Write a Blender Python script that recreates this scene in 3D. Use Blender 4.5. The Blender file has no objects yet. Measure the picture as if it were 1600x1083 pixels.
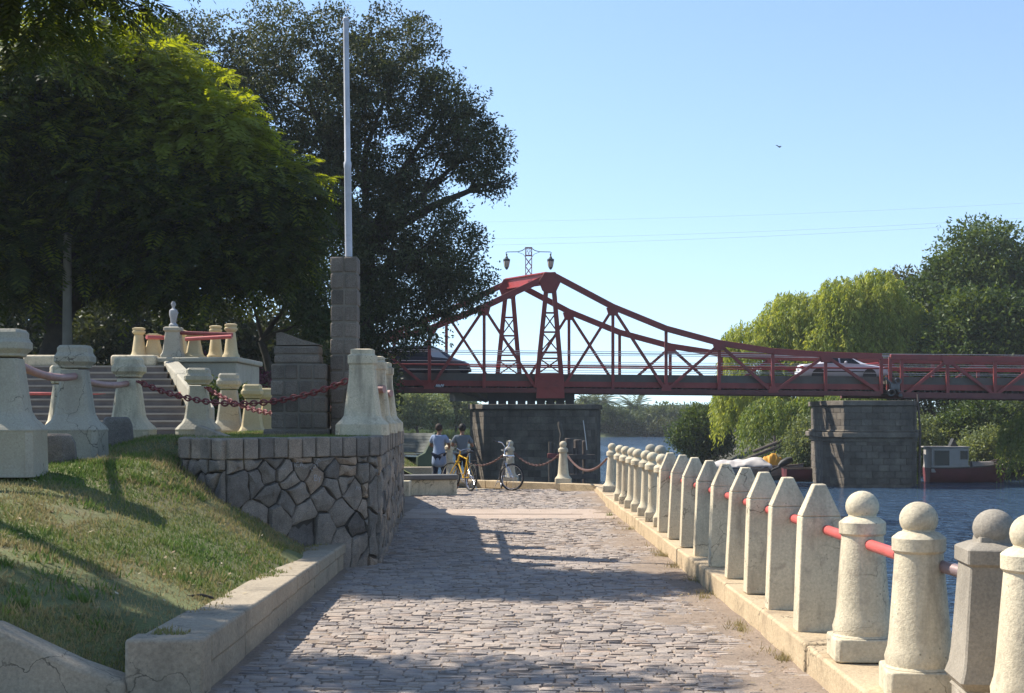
import bpy, bmesh, math, random
import numpy as np
from mathutils import Vector, Matrix

# ------------------------------------------------------------------ camera, light, exposure
SC = bpy.context.scene
COL = SC.collection
F, HX, HY, EYE = 2200.0, 800.0, 650.0, 1.75      # focal length in photo pixels, horizon, eye height
SUN_AZ, SUN_EL = math.radians(-64), math.radians(46)   # azimuth from +Y towards +X
cam = bpy.data.cameras.new('camera'); camo = bpy.data.objects.new('camera', cam); COL.objects.link(camo)
cam.sensor_width = 36; cam.lens = 36 * F / 1600; cam.shift_y = (HY - 541.5) / 1600
cam.clip_start = .1; cam.clip_end = 9000
camo.location = (0, 0, EYE); camo.rotation_euler = (math.radians(90), 0, 0)
SC.camera = camo
SC.view_settings.view_transform = 'Standard'; SC.view_settings.look = 'None'
SC.view_settings.exposure = 0.8; SC.view_settings.gamma = 1.0
w = bpy.data.worlds.new('World'); SC.world = w; w.use_nodes = True
wn = w.node_tree.nodes; wl = w.node_tree.links
sky = wn.new('ShaderNodeTexSky'); sky.sky_type = 'NISHITA'; sky.sun_disc = False
sky.sun_elevation = SUN_EL; sky.sun_rotation = SUN_AZ
sky.air_density = 1.0; sky.dust_density = .1; sky.ozone_density = 1.5; sky.altitude = 0
wn['Background'].inputs['Strength'].default_value = .13
tc = wn.new('ShaderNodeTexCoord'); mp = wn.new('ShaderNodeMapping'); mp.inputs['Location'].default_value = (0, 0, .08); mp.inputs['Scale'].default_value = (1, 1, .9)
wl.new(tc.outputs['Generated'], mp.inputs['Vector']); wl.new(mp.outputs[0], sky.inputs['Vector'])     # look a little above the yellow band of the horizon
wl.new(sky.outputs[0], wn['Background'].inputs['Color'])
S = Vector((math.sin(SUN_AZ) * math.cos(SUN_EL), math.cos(SUN_AZ) * math.cos(SUN_EL), math.sin(SUN_EL)))
sl = bpy.data.lights.new('sun', 'SUN'); sl.energy = 5.0; sl.angle = math.radians(.53); sl.color = (1, .94, .84)
so = bpy.data.objects.new('sun', sl); COL.objects.link(so)
so.rotation_euler = S.to_track_quat('Z', 'Y').to_euler(); so.location = (-60, 60, 80)
cy = SC.cycles
cy.max_bounces = 8; cy.diffuse_bounces = 3; cy.glossy_bounces = 3; cy.transmission_bounces = 6; cy.transparent_max_bounces = 8
cy.caustics_reflective = False; cy.caustics_refractive = False; cy.sample_clamp_indirect = 6; cy.use_denoising = True

rng = np.random.default_rng(7); random.seed(7)
def PX(px, py, Y):            # the real point at depth Y that this photo pixel looks at
    return Vector(((px - HX) / F * Y, Y, EYE - (py - HY) / F * Y))

# ------------------------------------------------------------------ materials
MATS = {}
def mat(name, col, rough=.8, var=.18, scale=3.0, bump=0.0, bscale=25.0, metal=0.0, stain=None, stain_amt=.5, stain_scale=1.2,
        tone=None, spec=.4, fine=0.0, transl=0.0, tcol=None, emit=None, vstreak=False, moss=None, wear=0.0):
    if name in MATS: return MATS[name]
    m = bpy.data.materials.new(name); m.use_nodes = True; MATS[name] = m
    N, L = m.node_tree.nodes, m.node_tree.links
    bs = N['Principled BSDF']; bs.inputs['Roughness'].default_value = rough; bs.inputs['Metallic'].default_value = metal
    bs.inputs['Specular IOR Level'].default_value = spec
    geo = N.new('ShaderNodeNewGeometry'); pos = geo.outputs['Position']
    def noise(s, det=4, ro=.6, vec=None):
        n = N.new('ShaderNodeTexNoise'); n.inputs['Scale'].default_value = s; n.inputs['Detail'].default_value = det
        n.inputs['Roughness'].default_value = ro; L.new(vec or pos, n.inputs['Vector']); return n.outputs['Fac']
    def mr(v, a, b, c, d):
        n = N.new('ShaderNodeMapRange'); L.new(v, n.inputs[0])
        for i, x in enumerate((a, b, c, d)): n.inputs[i + 1].default_value = x
        return n.outputs[0]
    def mix(f, a, b, mode='MIX'):
        n = N.new('ShaderNodeMix'); n.data_type = 'RGBA'; n.blend_type = mode
        for sock, v in ((n.inputs['Factor'], f), (n.inputs['A'], a), (n.inputs['B'], b)):
            if hasattr(v, 'is_linked') or hasattr(v, 'node'): L.new(v, sock)
            elif isinstance(v, (int, float)): sock.default_value = v
            else: sock.default_value = (*v[:3], 1)
        return n.outputs['Result']
    def gray(v):
        n = N.new('ShaderNodeCombineColor')
        for i in range(3): L.new(v, n.inputs[i])
        return n.outputs[0]
    c = (*col, 1)
    out = None
    if tone:                                   # per-face attribute drives a two/three colour ramp
        at = N.new('ShaderNodeAttribute'); at.attribute_name = 'tone'
        rp = N.new('ShaderNodeValToRGB'); e = rp.color_ramp.elements
        cols = [*tone]
        e[0].position = 0; e[0].color = (*cols[0], 1); e[1].position = 1; e[1].color = (*cols[-1], 1)
        for i in range(1, len(cols) - 1):
            q = e.new(i / (len(cols) - 1)); q.color = (*cols[i], 1)
        L.new(at.outputs['Fac'], rp.inputs[0]); out = rp.outputs[0]
    else:
        rgb = N.new('ShaderNodeRGB'); rgb.outputs[0].default_value = c; out = rgb.outputs[0]
    if var:
        out = mix(1.0, out, gray(mr(noise(scale), .25, .75, 1 - var, 1 + var)), 'MULTIPLY')
    if fine:
        out = mix(1.0, out, gray(mr(noise(scale * 22, 3, .7), .3, .7, 1 - fine, 1 + fine)), 'MULTIPLY')
    if stain:
        v = pos
        if vstreak:
            mp = N.new('ShaderNodeVectorMath'); mp.operation = 'MULTIPLY'; mp.inputs[1].default_value = (1, 1, .18); L.new(pos, mp.inputs[0]); v = mp.outputs[0]
        out = mix(mr(noise(stain_scale, 6, .65, v), .52, .72, 0, stain_amt), out, stain)
    if moss:
        out = mix(mr(noise(stain_scale * 2.3, 5, .6), .55, .7, 0, .6), out, moss)
    if wear:                                   # dark pits where the surface has spalled, and a few wandering cracks
        vo = N.new('ShaderNodeTexVoronoi'); vo.inputs['Scale'].default_value = 26; L.new(pos, vo.inputs['Vector'])
        pm = N.new('ShaderNodeMath'); pm.operation = 'MULTIPLY'; L.new(mr(vo.outputs['Distance'], .10, .2, 1, 0), pm.inputs[0]); L.new(mr(noise(5, 3), .5, .62, 0, wear), pm.inputs[1])
        out = mix(pm.outputs[0], out, tuple(x * .38 for x in col))
        nv = N.new('ShaderNodeTexNoise'); nv.inputs['Scale'].default_value = 3.5; nv.inputs['Detail'].default_value = 5; L.new(pos, nv.inputs['Vector'])
        av = N.new('ShaderNodeVectorMath'); av.operation = 'MULTIPLY_ADD'; av.inputs[1].default_value = (.55, .55, .55); L.new(nv.outputs['Color'], av.inputs[0]); L.new(pos, av.inputs[2])
        ve = N.new('ShaderNodeTexVoronoi'); ve.feature = 'DISTANCE_TO_EDGE'; ve.inputs['Scale'].default_value = 1.9; L.new(av.outputs[0], ve.inputs['Vector'])
        cm = N.new('ShaderNodeMath'); cm.operation = 'MULTIPLY'; L.new(mr(ve.outputs['Distance'], .004, .014, 1, 0), cm.inputs[0]); L.new(mr(noise(1.3, 2), .48, .58, 0, .85), cm.inputs[1])
        out = mix(cm.outputs[0], out, tuple(x * .25 for x in col))
    L.new(out, bs.inputs['Base Color'])
    if bump:
        b = N.new('ShaderNodeBump'); b.inputs['Strength'].default_value = bump; b.inputs['Distance'].default_value = .02
        L.new(noise(bscale, 6, .65), b.inputs['Height']); L.new(b.outputs[0], bs.inputs['Normal'])
    if transl:
        tr = N.new('ShaderNodeBsdfTranslucent'); mx = N.new('ShaderNodeMixShader'); mx.inputs[0].default_value = transl
        if tcol: L.new(mix(1.0, out, tcol, 'MULTIPLY'), tr.inputs['Color'])
        else: L.new(out, tr.inputs['Color'])
        L.new(bs.outputs[0], mx.inputs[1]); L.new(tr.outputs[0], mx.inputs[2]); L.new(mx.outputs[0], N['Material Output'].inputs['Surface'])
    return m

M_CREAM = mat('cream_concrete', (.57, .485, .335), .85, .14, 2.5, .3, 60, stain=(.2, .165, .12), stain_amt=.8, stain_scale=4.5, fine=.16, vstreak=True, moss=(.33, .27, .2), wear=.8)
M_CREAMG = mat('weathered_shaded_cream', (.38, .345, .265), .9, .12, 2.5, .45, 36, stain=(.24, .21, .17), stain_amt=.6, stain_scale=2.5, fine=.14, vstreak=True, wear=.45)  # shaded copy of the cream concrete, the shade put into a duller colour
M_YELLOW = mat('ochre_painted_concrete', (.55, .44, .25), .85, .1, 2, .25, 40, stain=(.4, .32, .2), stain_amt=.5, fine=.08)
M_KERB = mat('kerb_concrete', (.46, .35, .215), .9, .16, 1.6, .5, 30, stain=(.23, .16, .1), stain_amt=.75, stain_scale=2.6, fine=.18, wear=.6)
M_KERBG = mat('grey_kerb_concrete', (.33, .27, .19), .9, .15, 1.8, .5, 28, stain=(.15, .125, .09), stain_amt=.75, stain_scale=2.2, fine=.22, wear=.7)
M_STONE = mat('wall_stone', (.2, .18, .16), .9, .34, 5, 1.0, 16, tone=((.125, .108, .092), (.195, .168, .138), (.25, .205, .16), (.33, .24, .165)), fine=.5)
M_MORTAR = mat('dark_mortar', (.055, .047, .038), .95, .2, 6, .5, 40)
M_BLOCK = mat('grey_stone_block', (.2, .18, .155), .9, .3, 4, .8, 38, tone=((.12, .1, .08), (.175, .145, .115), (.225, .185, .145)), fine=.4)
M_MORTARL = mat('pale_mortar', (.19, .165, .13), .95, .2, 6, .4, 40)
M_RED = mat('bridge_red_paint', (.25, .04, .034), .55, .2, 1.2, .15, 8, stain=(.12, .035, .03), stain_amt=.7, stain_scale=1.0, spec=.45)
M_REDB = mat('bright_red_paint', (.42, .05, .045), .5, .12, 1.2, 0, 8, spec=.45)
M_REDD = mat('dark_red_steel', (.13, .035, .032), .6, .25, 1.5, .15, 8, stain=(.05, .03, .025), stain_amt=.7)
M_PIPE = mat('pink_red_pipe_paint', (.52, .1, .085), .42, .15, 5, .1, 30, stain=(.32, .1, .08), stain_amt=.55, stain_scale=6, spec=.5)
M_PIPEF = mat('faded_pink_pipe_paint', (.36, .2, .175), .5, .2, 5, .1, 30, stain=(.28, .13, .11), stain_amt=.5, stain_scale=6)
M_PIPEM = mat('bare_worn_pipe', (.28, .2, .19), .45, .2, 6, .1, 30, metal=.4)
M_CHAIN = mat('rusty_red_chain', (.21, .05, .045), .6, .3, 12, .2, 60)
M_CHAINR = mat('rust_brown_chain', (.16, .085, .07), .7, .3, 12, .2, 60)
M_WIRE = mat('galvanised_wire', (.5, .5, .5), .45, .1, 3, metal=.5)
M_DARKST = mat('dark_steel', (.025, .022, .022), .6, .3, 3)
M_DECK = mat('concrete_deck_edge', (.115, .1, .082), .9, .2, 1.5, .4, 12, stain=(.08, .08, .075), stain_amt=.6, vstreak=True)
M_ASPH = mat('asphalt', (.06, .06, .06), .9, .15, 2)
M_PIER = mat('pier_stone', (.15, .135, .12), .95, .4, 1.5, 1.0, 9, stain=(.04, .034, .028), stain_amt=.9, stain_scale=.55, tone=((.095, .078, .06), (.135, .112, .085), (.18, .148, .11)), vstreak=True, fine=.35)
M_POLE = mat('grey_painted_pole', (.5, .5, .53), .5, .15, 4, stain=(.3, .3, .32), stain_amt=.5, stain_scale=5)
M_WOOD = mat('weathered_timber', (.11, .085, .07), .9, .35, 3, .6, 20, stain=(.04, .03, .028), stain_amt=.6, vstreak=True)
M_BARK = mat('bark', (.055, .043, .033), .95, .35, 4, 1.0, 14)
M_BARKL = mat('grey_bark', (.12, .1, .08), .95, .3, 4, .8, 14)
M_STEP = mat('stair_riser_stone', (.14, .12, .11), .9, .2, 3, .4, 30, stain=(.08, .07, .06), stain_amt=.6)
M_TREAD = mat('sunlit_stair_tread', (.3, .27, .23), .9, .2, 3, .3, 30, stain=(.2, .17, .14), stain_amt=.6)  # treads paler than the risers, sunlight on the edges put into colour
M_SOIL = mat('dry_soil', (.17, .125, .08), .95, .25, 3, .6, 40, fine=.25)
M_GREEN = mat('green_painted_concrete', (.075, .1, .06), .8, .2, 3, .3, 25, stain=(.05, .06, .045), stain_amt=.6)
M_SLAT = mat('worn_green_slat', (.10, .105, .09), .8, .3, 5, .3, 25, stain=(.08, .09, .07), stain_amt=.7, stain_scale=4)

# ------------------------------------------------------------------ mesh builder
class MB:
    def __init__(s): s.v = []; s.f = []; s.t = []; s.mi = []; s.M = Matrix.Identity(4); s.tone = .5; s.m = 0
    def add(s, vs, fs):
        o = len(s.v); s.v += [tuple(s.M @ Vector(p)) for p in vs]
        for f in fs: s.f.append(tuple(i + o for i in f)); s.t.append(s.tone); s.mi.append(s.m)
        return s
    def box(s, x, y, z, sx, sy, sz, rz=0, top=1.0):       # centre and full sizes; top: taper of the top face
        a = [(-.5, -.5), (.5, -.5), (.5, .5), (-.5, .5)]
        c, n = math.cos(rz), math.sin(rz); vs = []
        for k, zz in ((1, -.5), (top, .5)):
            for u, v in a:
                X, Y = u * sx * k, v * sy * k; vs.append((x + X * c - Y * n, y + X * n + Y * c, z + zz * sz))
        return s.add(vs, [(3, 2, 1, 0), (4, 5, 6, 7), (0, 1, 5, 4), (1, 2, 6, 5), (2, 3, 7, 6), (3, 0, 4, 7)])
    def tube(s, pts, r, n=8, cap=True, flat=1.0):
        pts = [Vector(p) for p in pts]; k = len(pts)
        rr = [r] * k if isinstance(r, (int, float)) else list(r)
        vs, fs = [], []; up = None
        for i, p in enumerate(pts):
            d = (pts[min(i + 1, k - 1)] - pts[max(i - 1, 0)]).normalized()
            if up is None: up = Vector((0, 0, 1)) if abs(d.z) < .95 else Vector((1, 0, 0))
            a = d.cross(up); a = a.normalized() if a.length > 1e-5 else d.orthogonal().normalized(); b = a.cross(d).normalized(); up = b
            for j in range(n):
                t = 2 * math.pi * j / n; vs.append(p + a * math.cos(t) * rr[i] + b * math.sin(t) * rr[i] * flat)
        for i in range(k - 1):
            for j in range(n):
                q = (j + 1) % n; fs.append((i * n + j, i * n + q, (i + 1) * n + q, (i + 1) * n + j))
        if cap: fs.append(tuple(range(n - 1, -1, -1))); fs.append(tuple((k - 1) * n + j for j in range(n)))
        return s.add(vs, fs)
    def bar(s, p, q, w_, h, up=(0, 1, 0)):                 # square-section member; w_ along 'up', h across
        p, q = Vector(p), Vector(q); d = (q - p).normalized(); u = Vector(up); a = d.cross(u).normalized() * h / 2; b = u.normalized() * w_ / 2
        vs = [p - a - b, p + a - b, p + a + b, p - a + b, q - a - b, q + a - b, q + a + b, q - a + b]
        return s.add(vs, [(0, 1, 2, 3), (7, 6, 5, 4), (1, 0, 4, 5), (2, 1, 5, 6), (3, 2, 6, 7), (0, 3, 7, 4)])
    def lathe(s, prof, x=0, y=0, z=0, n=24, square=None, rz=0):    # prof: (radius, height[, square?]); square: chamfer share of a square section
        def ring(r, sq):
            if sq is None: return [(r * math.cos(2 * math.pi * i / n + rz), r * math.sin(2 * math.pi * i / n + rz)) for i in range(n)]
            c = r * sq; a = [(r, -r + c), (r, r - c), (r - c, r), (-r + c, r), (-r, r - c), (-r, -r + c), (-r + c, -r), (r - c, -r)]
            return [(u * math.cos(rz) - v * math.sin(rz), u * math.sin(rz) + v * math.cos(rz)) for u, v in a]
        vs, fs = [], []; m = n if square is None else 8
        for p in prof:
            vs += [(x + u, y + v, z + p[1]) for u, v in ring(p[0], square)]
        for i in range(len(prof) - 1):
            for j in range(m):
                q = (j + 1) % m; fs.append((i * m + j, i * m + q, (i + 1) * m + q, (i + 1) * m + j))
        fs.append(tuple(range(m - 1, -1, -1))); fs.append(tuple((len(prof) - 1) * m + j for j in range(m)))
        return s.add(vs, fs)
    def ball(s, x, y, z, r, sz=1.0, n=24, k=14):
        pr = [(max(1e-4, r * math.sin(math.pi * i / k)), -r * sz * math.cos(math.pi * i / k)) for i in range(k + 1)]
        return s.lathe(pr, x, y, z, n)
    def prism(s, poly, z0, z1, top=None):                  # vertical prism of an xy polygon (counter-clockwise)
        n = len(poly); top = top or poly
        vs = [(p[0], p[1], z0) for p in poly] + [(p[0], p[1], z1) for p in top]
        return s.add(vs, [tuple(range(n - 1, -1, -1)), tuple(range(n, 2 * n))] + [(i, (i + 1) % n, n + (i + 1) % n, n + i) for i in range(n)])
    def slab(s, poly, d):                                  # 3-d polygon extruded by vector d
        n = len(poly); d = Vector(d); a = [Vector(p) for p in poly]
        return s.add(a + [p + d for p in a], [tuple(range(n - 1, -1, -1)), tuple(range(n, 2 * n))] + [(i, (i + 1) % n, n + (i + 1) % n, n + i) for i in range(n)])
    def torus(s, c, R, r, ax, n=28, k=8, stretch=1.0, along=None):
        ax = Vector(ax).normalized(); a = Vector(along).normalized() if along else ax.orthogonal().normalized(); b = ax.cross(a).normalized(); c = Vector(c)
        vs, fs = [], []
        for i in range(n):
            t = 2 * math.pi * i / n; d = a * math.cos(t) + b * math.sin(t); cc = c + a * math.cos(t) * R * stretch + b * math.sin(t) * R
            for j in range(k):
                p = 2 * math.pi * j / k; vs.append(cc + d * math.cos(p) * r + ax * math.sin(p) * r)
        for i in range(n):
            for j in range(k):
                i2, j2 = (i + 1) % n, (j + 1) % k; fs.append((i * k + j, i2 * k + j, i2 * k + j2, i * k + j2))
        return s.add(vs, fs)
    def build(s, name, m, parent=None, bevel=0, smooth=True, angle=35, seg=2):
        me = bpy.data.meshes.new(name); me.from_pydata(s.v, [], s.f); me.validate()
        for x in (m if isinstance(m, (list, tuple)) else [m]): me.materials.append(x)
        if len(s.t) == len(me.polygons):
            me.attributes.new('tone', 'FLOAT', 'FACE').data.foreach_set('value', s.t)
            if max(s.mi, default=0): me.polygons.foreach_set('material_index', s.mi)
        b = bmesh.new(); b.from_mesh(me); bmesh.ops.recalc_face_normals(b, faces=b.faces); b.to_mesh(me); b.free()
        if smooth: me.shade_smooth(); me.set_sharp_from_angle(angle=math.radians(angle))
        o = bpy.data.objects.new(name, me); COL.objects.link(o)
        if parent: o.parent = parent
        if bevel:
            q = o.modifiers.new('bevel', 'BEVEL'); q.width = bevel; q.segments = seg; q.limit_method = 'ANGLE'; q.angle_limit = math.radians(40)
        return o
def npmesh(name, V, Q, m, parent=None, tone=None, smooth=False):    # big quad/tri meshes from numpy arrays
    me = bpy.data.meshes.new(name); k = Q.shape[1]
    me.vertices.add(len(V)); me.vertices.foreach_set('co', np.ascontiguousarray(V, np.float32).ravel())
    me.loops.add(Q.size); me.loops.foreach_set('vertex_index', Q.astype(np.int32).ravel())
    me.polygons.add(len(Q)); me.polygons.foreach_set('loop_start', np.arange(0, Q.size, k, dtype=np.int32))
    me.update(calc_edges=True)
    me.materials.append(m)
    if tone is not None: me.attributes.new('tone', 'FLOAT', 'FACE').data.foreach_set('value', np.ascontiguousarray(tone, np.float32))
    if smooth: me.shade_smooth()
    o = bpy.data.objects.new(name, me); COL.objects.link(o)
    if parent: o.parent = parent
    return o
def tag(o, label=None, cat=None, group=None, kind=None):
    if label: o['label'] = label
    if cat: o['category'] = cat
    if group: o['group'] = group
    if kind: o['kind'] = kind
    return o
def thing(name, label, cat, loc=(0, 0, 0), rz=0, group=None):
    o = bpy.data.objects.new(name, None); COL.objects.link(o); o.location = loc; o.rotation_euler = (0, 0, rz); o.empty_display_size = .1
    return tag(o, label, cat, group)
def copy_tree(o, parent=None):
    c = o.copy(); COL.objects.link(c)
    if parent: c.parent = parent
    for ch in list(o.children): copy_tree(ch, c)
    return c
def smoothstep(a, b, x):
    t = np.clip((x - a) / (b - a), 0, 1); return t * t * (3 - 2 * t)
# ------------------------------------------------------------------ ground, water, path
from mathutils import noise as mn
def nz(x, y, s=1.0, z=0.0): return mn.noise(Vector((x * s, y * s, z)))
def grid(name, xs, ys, zf, m, keep=None, kind='structure', parent=None):
    V = np.array([(x, y, zf(x, y)) for y in ys for x in xs]); nx = len(xs); Q = []
    for j in range(len(ys) - 1):
        for i in range(nx - 1):
            if keep and not keep((xs[i] + xs[i + 1]) / 2, (ys[j] + ys[j + 1]) / 2): continue
            Q.append((j * nx + i, j * nx + i + 1, (j + 1) * nx + i + 1, (j + 1) * nx + i))
    o = npmesh(name, V, np.array(Q), m, parent, smooth=True); return tag(o, kind=kind)
M_LAND = mat('grassy_land', (.07, .085, .03), .95, .3, .5, .5, 6, stain=(.15, .12, .06), stain_amt=.6, stain_scale=.6)
M_TURF = mat('turf', (.12, .13, .045), .95, .25, 2.5, .7, 40, stain=(.2, .15, .085), stain_amt=.85, stain_scale=1.5, fine=.3)
M_BANK = mat('muddy_bank', (.05, .045, .028), .95, .3, .8, .5, 8, stain=(.05, .06, .025), stain_amt=.7)
# water: a rippled glossy sheet
def water_mat():
    m = bpy.data.materials.new('river_water'); m.use_nodes = True; N, L = m.node_tree.nodes, m.node_tree.links
    b = N['Principled BSDF']; b.inputs['Roughness'].default_value = .08; b.inputs['IOR'].default_value = 1.4
    b.inputs['Base Color'].default_value = (.038, .072, .12, 1)
    g = N.new('ShaderNodeNewGeometry')
    def nse(scale, vec, det=3):
        mp = N.new('ShaderNodeVectorMath'); mp.operation = 'MULTIPLY'; mp.inputs[1].default_value = vec; L.new(g.outputs['Position'], mp.inputs[0])
        n = N.new('ShaderNodeTexNoise'); n.inputs['Scale'].default_value = scale; n.inputs['Detail'].default_value = det; L.new(mp.outputs[0], n.inputs['Vector']); return n.outputs['Fac']
    a, c = nse(2.4, (.55, 1.0, 1)), nse(.22, (.4, 1, 1), 2)
    calm = N.new('ShaderNodeMapRange'); L.new(nse(.035, (.3, 1, 1), 2), calm.inputs[0])
    for i, x in enumerate((.38, .6, .45, 1.0)): calm.inputs[i + 1].default_value = x
    ad = N.new('ShaderNodeMath'); ad.operation = 'MULTIPLY_ADD'; L.new(c, ad.inputs[0]); ad.inputs[1].default_value = 1.2; L.new(a, ad.inputs[2])
    bp = N.new('ShaderNodeBump'); bp.inputs['Distance'].default_value = .9; L.new(calm.outputs[0], bp.inputs['Strength']); L.new(ad.outputs[0], bp.inputs['Height']); L.new(bp.outputs[0], b.inputs['Normal'])
    return m
WZ = -1.95
xs = [-3000, 3000]
tag(npmesh('ground', np.array([(-6000, -3000, -2.6), (6000, -3000, -2.6), (6000, 8000, -2.6), (-6000, 8000, -2.6)], float), np.array([[0, 1, 2, 3]]), M_LAND), kind='structure')
tag(npmesh('river', np.array([(-400, -60, WZ), (500, -60, WZ), (500, 262, WZ), (-400, 262, WZ)], float), np.array([[0, 1, 2, 3]]), water_mat()), kind='structure')

# quay: the body under the path
QUAY = [(-2.9, -4), (2.62, -4), (2.5, 20), (2.32, 27), (2.2, 32.9), (1.25, 33.7), (-.05, 34.7), (-1.59, 36.2), (-3.6, 38), (-4.2, 60), (-60, 60), (-60, 38), (-2.9, 38)]
QB = [(-2.9, -4), (2.62, -4), (2.5, 20), (2.32, 27), (2.2, 32.9), (1.25, 33.7), (-.05, 34.7), (-1.59, 36.2), (-3.3, 37.8)]
q = MB().prism(QB, -2.5, -.045).build('quay', M_KERBG); tag(q, kind='structure')
# bare dirt between and beside the setts
M_DIRT = mat('path_dirt', (.25, .19, .14), .95, .2, 2.5, .6, 50, stain=(.16, .115, .08), stain_amt=.7, stain_scale=1.1, fine=.25)
grid('path_dirt', np.arange(-2.85, 2.3, .12), np.arange(-3, 33.3, .15),
     lambda x, y: -.007 + .007 * nz(x, y, 3) + .024 * smoothstep(1.05 + .9 * nz(x, y, .7, 2), 2.0, x) * (.7 + .6 * nz(x, y, 1.7, 5)) + .016 * smoothstep(-1.75, -1.95, x),
     M_DIRT, keep=lambda x, y: x < 2.08 and y < 33.1 - .2 * abs(x) or y < 27)
# setts
M_SETT = mat('stone_sett', (.3, .27, .25), .8, .12, 14, .8, 55, tone=((.26, .22, .195), (.32, .265, .22), (.375, .305, .245), (.345, .26, .2)), fine=.35)
def setts():
    V, Q, T = [], [], []; y = -3.0
    while y < 33.6:
        d = random.uniform(.072, .112)
        if not (24.0 < y < 26.35):
            x = (-1.94 if y < 27 else -2.75) + random.uniform(0, .12); lim = 1.98 if y < 27.5 else 2.0
            if y > 32.6: lim = 1.0
            while x < lim:
                l = random.uniform(.09, .2); g = random.uniform(.0005, .0045)
                x0, x1 = x + g, x + l - g; a = .02 * nz(x, y, .8) * 2; y0, y1 = y + a + random.uniform(.0005, .005), y + a + d - random.uniform(.0005, .006)
                h = .003 + .009 * nz(x, y, .7, 3) + random.uniform(-.0022, .0025) - .012 * (random.random() < .06); tx, ty = random.uniform(-.003, .003), random.uniform(-.004, .004)
                j = lambda s=.008: random.uniform(-s, s); i1, i2 = .003, random.uniform(.006, .012); o = len(V)
                for ins, z, k in ((0, -.04, 0), (i1, h - .007, 1), (i2, h, 1)):
                    for u, v in ((x0 + ins, y0 + ins), (x1 - ins, y0 + ins), (x1 - ins, y1 - ins), (x0 + ins, y1 - ins)):
                        V.append((u + j(), v + j(), z + k * (tx * (1 if u > (x0 + x1) / 2 else -1) + ty * (1 if v > (y0 + y1) / 2 else -1) + j(.003))))
                for k in (0, 4):
                    for c in range(4): Q.append((o + k + c, o + k + (c + 1) % 4, o + k + 4 + (c + 1) % 4, o + k + 4 + c))
                Q.append((o + 8, o + 9, o + 10, o + 11)); t = min(1, max(0, random.gauss(.45 + .3 * nz(x, y, .45, 9), .27)))
                T += [t] * 9; x += l
        y += d
    me = npmesh('cobbled_path', np.array(V), np.array(Q), M_SETT, tone=T, smooth=True)
    me.data.set_sharp_from_angle(angle=math.radians(50)); return tag(me, kind='structure')
setts()
M_BAND = mat('sandy_concrete_band', (.40, .31, .24), .9, .14, 2, .4, 40, stain=(.3, .22, .16), stain_amt=.6, fine=.15)
b = MB().box(0, 25.2, -.02, 3.86, 2.45, .05); b.box(-.2, 25.0, .008, 2.9, .07, .012)
tag(b.build('path_cross_band', M_BAND), kind='structure')

# right kerb under the bollards: separate stones, the line bending a little as the path does
def kerb_x(y): return np.interp(y, [0, 8, 11, 19, 27.4, 33], [2.0, 1.99, 2.0, 1.9, 1.80, 1.78])
def kerb_right():
    b = MB(); y = 3.0
    while y < 27.2:
        l = random.uniform(1.3, 1.9); y1 = min(y + l, 27.3)
        if y1 > 26.9: y1 = 27.3
        x0, x1 = float(kerb_x(y)), float(kerb_x(y1)); dz = random.uniform(-.006, .008); g = .006; dx = random.uniform(-.012, .012)
        P = [(x0 + dx, y + g), (x0 + .62, y + g), (x1 + .62, y1 - g), (x1 + dx, y1 - g)]
        b.prism(P, -.05, .2 + dz); y = y1
    return tag(b.build('right_kerb', M_KERB, bevel=.018), kind='structure')
kerb_right()
# end kerb of the quay: short stones along its skewed far edge
def kerb_line(name, pts, w_, h, m, l0=.7, l1=1.1):
    b = MB()
    for (xa, ya), (xb, yb) in zip(pts, pts[1:]):
        D = Vector((xb - xa, yb - ya)); Lg = D.length; n = max(1, round(Lg / random.uniform(l0, l1))); rz = math.atan2(D.y, D.x)
        for i in range(n):
            t = (i + .5) / n; b.box(xa + D.x * t, ya + D.y * t, h / 2 - .02 + random.uniform(-.006, .006), Lg / n - .012, w_, h + .04, rz)
    return tag(b.build(name, m, bevel=.015), kind='structure')
kerb_line('quay_edge_kerb', [(-3.1, 37.4), (-1.6, 35.95), (-.05, 34.5), (1.22, 33.6), (2.05, 32.8), (1.98, 27.35)], .26, .15, M_KERB)
# left kerb: two courses along the foot of the lawn
def kerb_left():
    b = MB()
    def hexa(x0, x1, y0, y1, za, zb, ta, tb, dx=0):
        b.add([(x0, y0, za), (x1, y0, za), (x1, y1, zb), (x0, y1, zb), (x0 + dx, y0, ta), (x1, y0, ta), (x1, y1, tb), (x0 + dx, y1, tb)],
              [(3, 2, 1, 0), (4, 5, 6, 7), (0, 1, 5, 4), (1, 2, 6, 5), (2, 3, 7, 6), (3, 0, 4, 7)])
    zt = lambda y: .366 - (y - 8.75) * .0108
    wi = lambda y: float(np.interp(y, [8.7, 9.3, 12, 17], [.47, .36, .36, .36]))
    y = 8.75
    while y < 17.1:
        y1 = min(y + random.uniform(1.1, 1.7), 17.15)
        if y1 > 16.7: y1 = 17.15
        d = random.uniform(-.006, .006)
        if y < 8.76: hexa(-2.395, -1.912, 8.70, 8.97, -.06, -.06, .368, .366); y = 8.975; continue
        hexa(-1.925 - wi(y), -1.915 + d, y + .004, y1 - .004, .18, .17, zt(y) + d, zt(y1) + d); y = y1
    y = 8.98
    while y < 17.0:
        y1 = min(y + random.uniform(1.2, 1.9), 17.1)
        if y1 > 16.6: y1 = 17.1
        hexa(-2.28, -1.93 + random.uniform(-.005, .005), y + .006, y1 - .006, -.06, -.06, .178, .168); y = y1
    return tag(b.build('left_kerb', M_KERBG, bevel=.02), kind='structure')
kerb_left()

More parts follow.
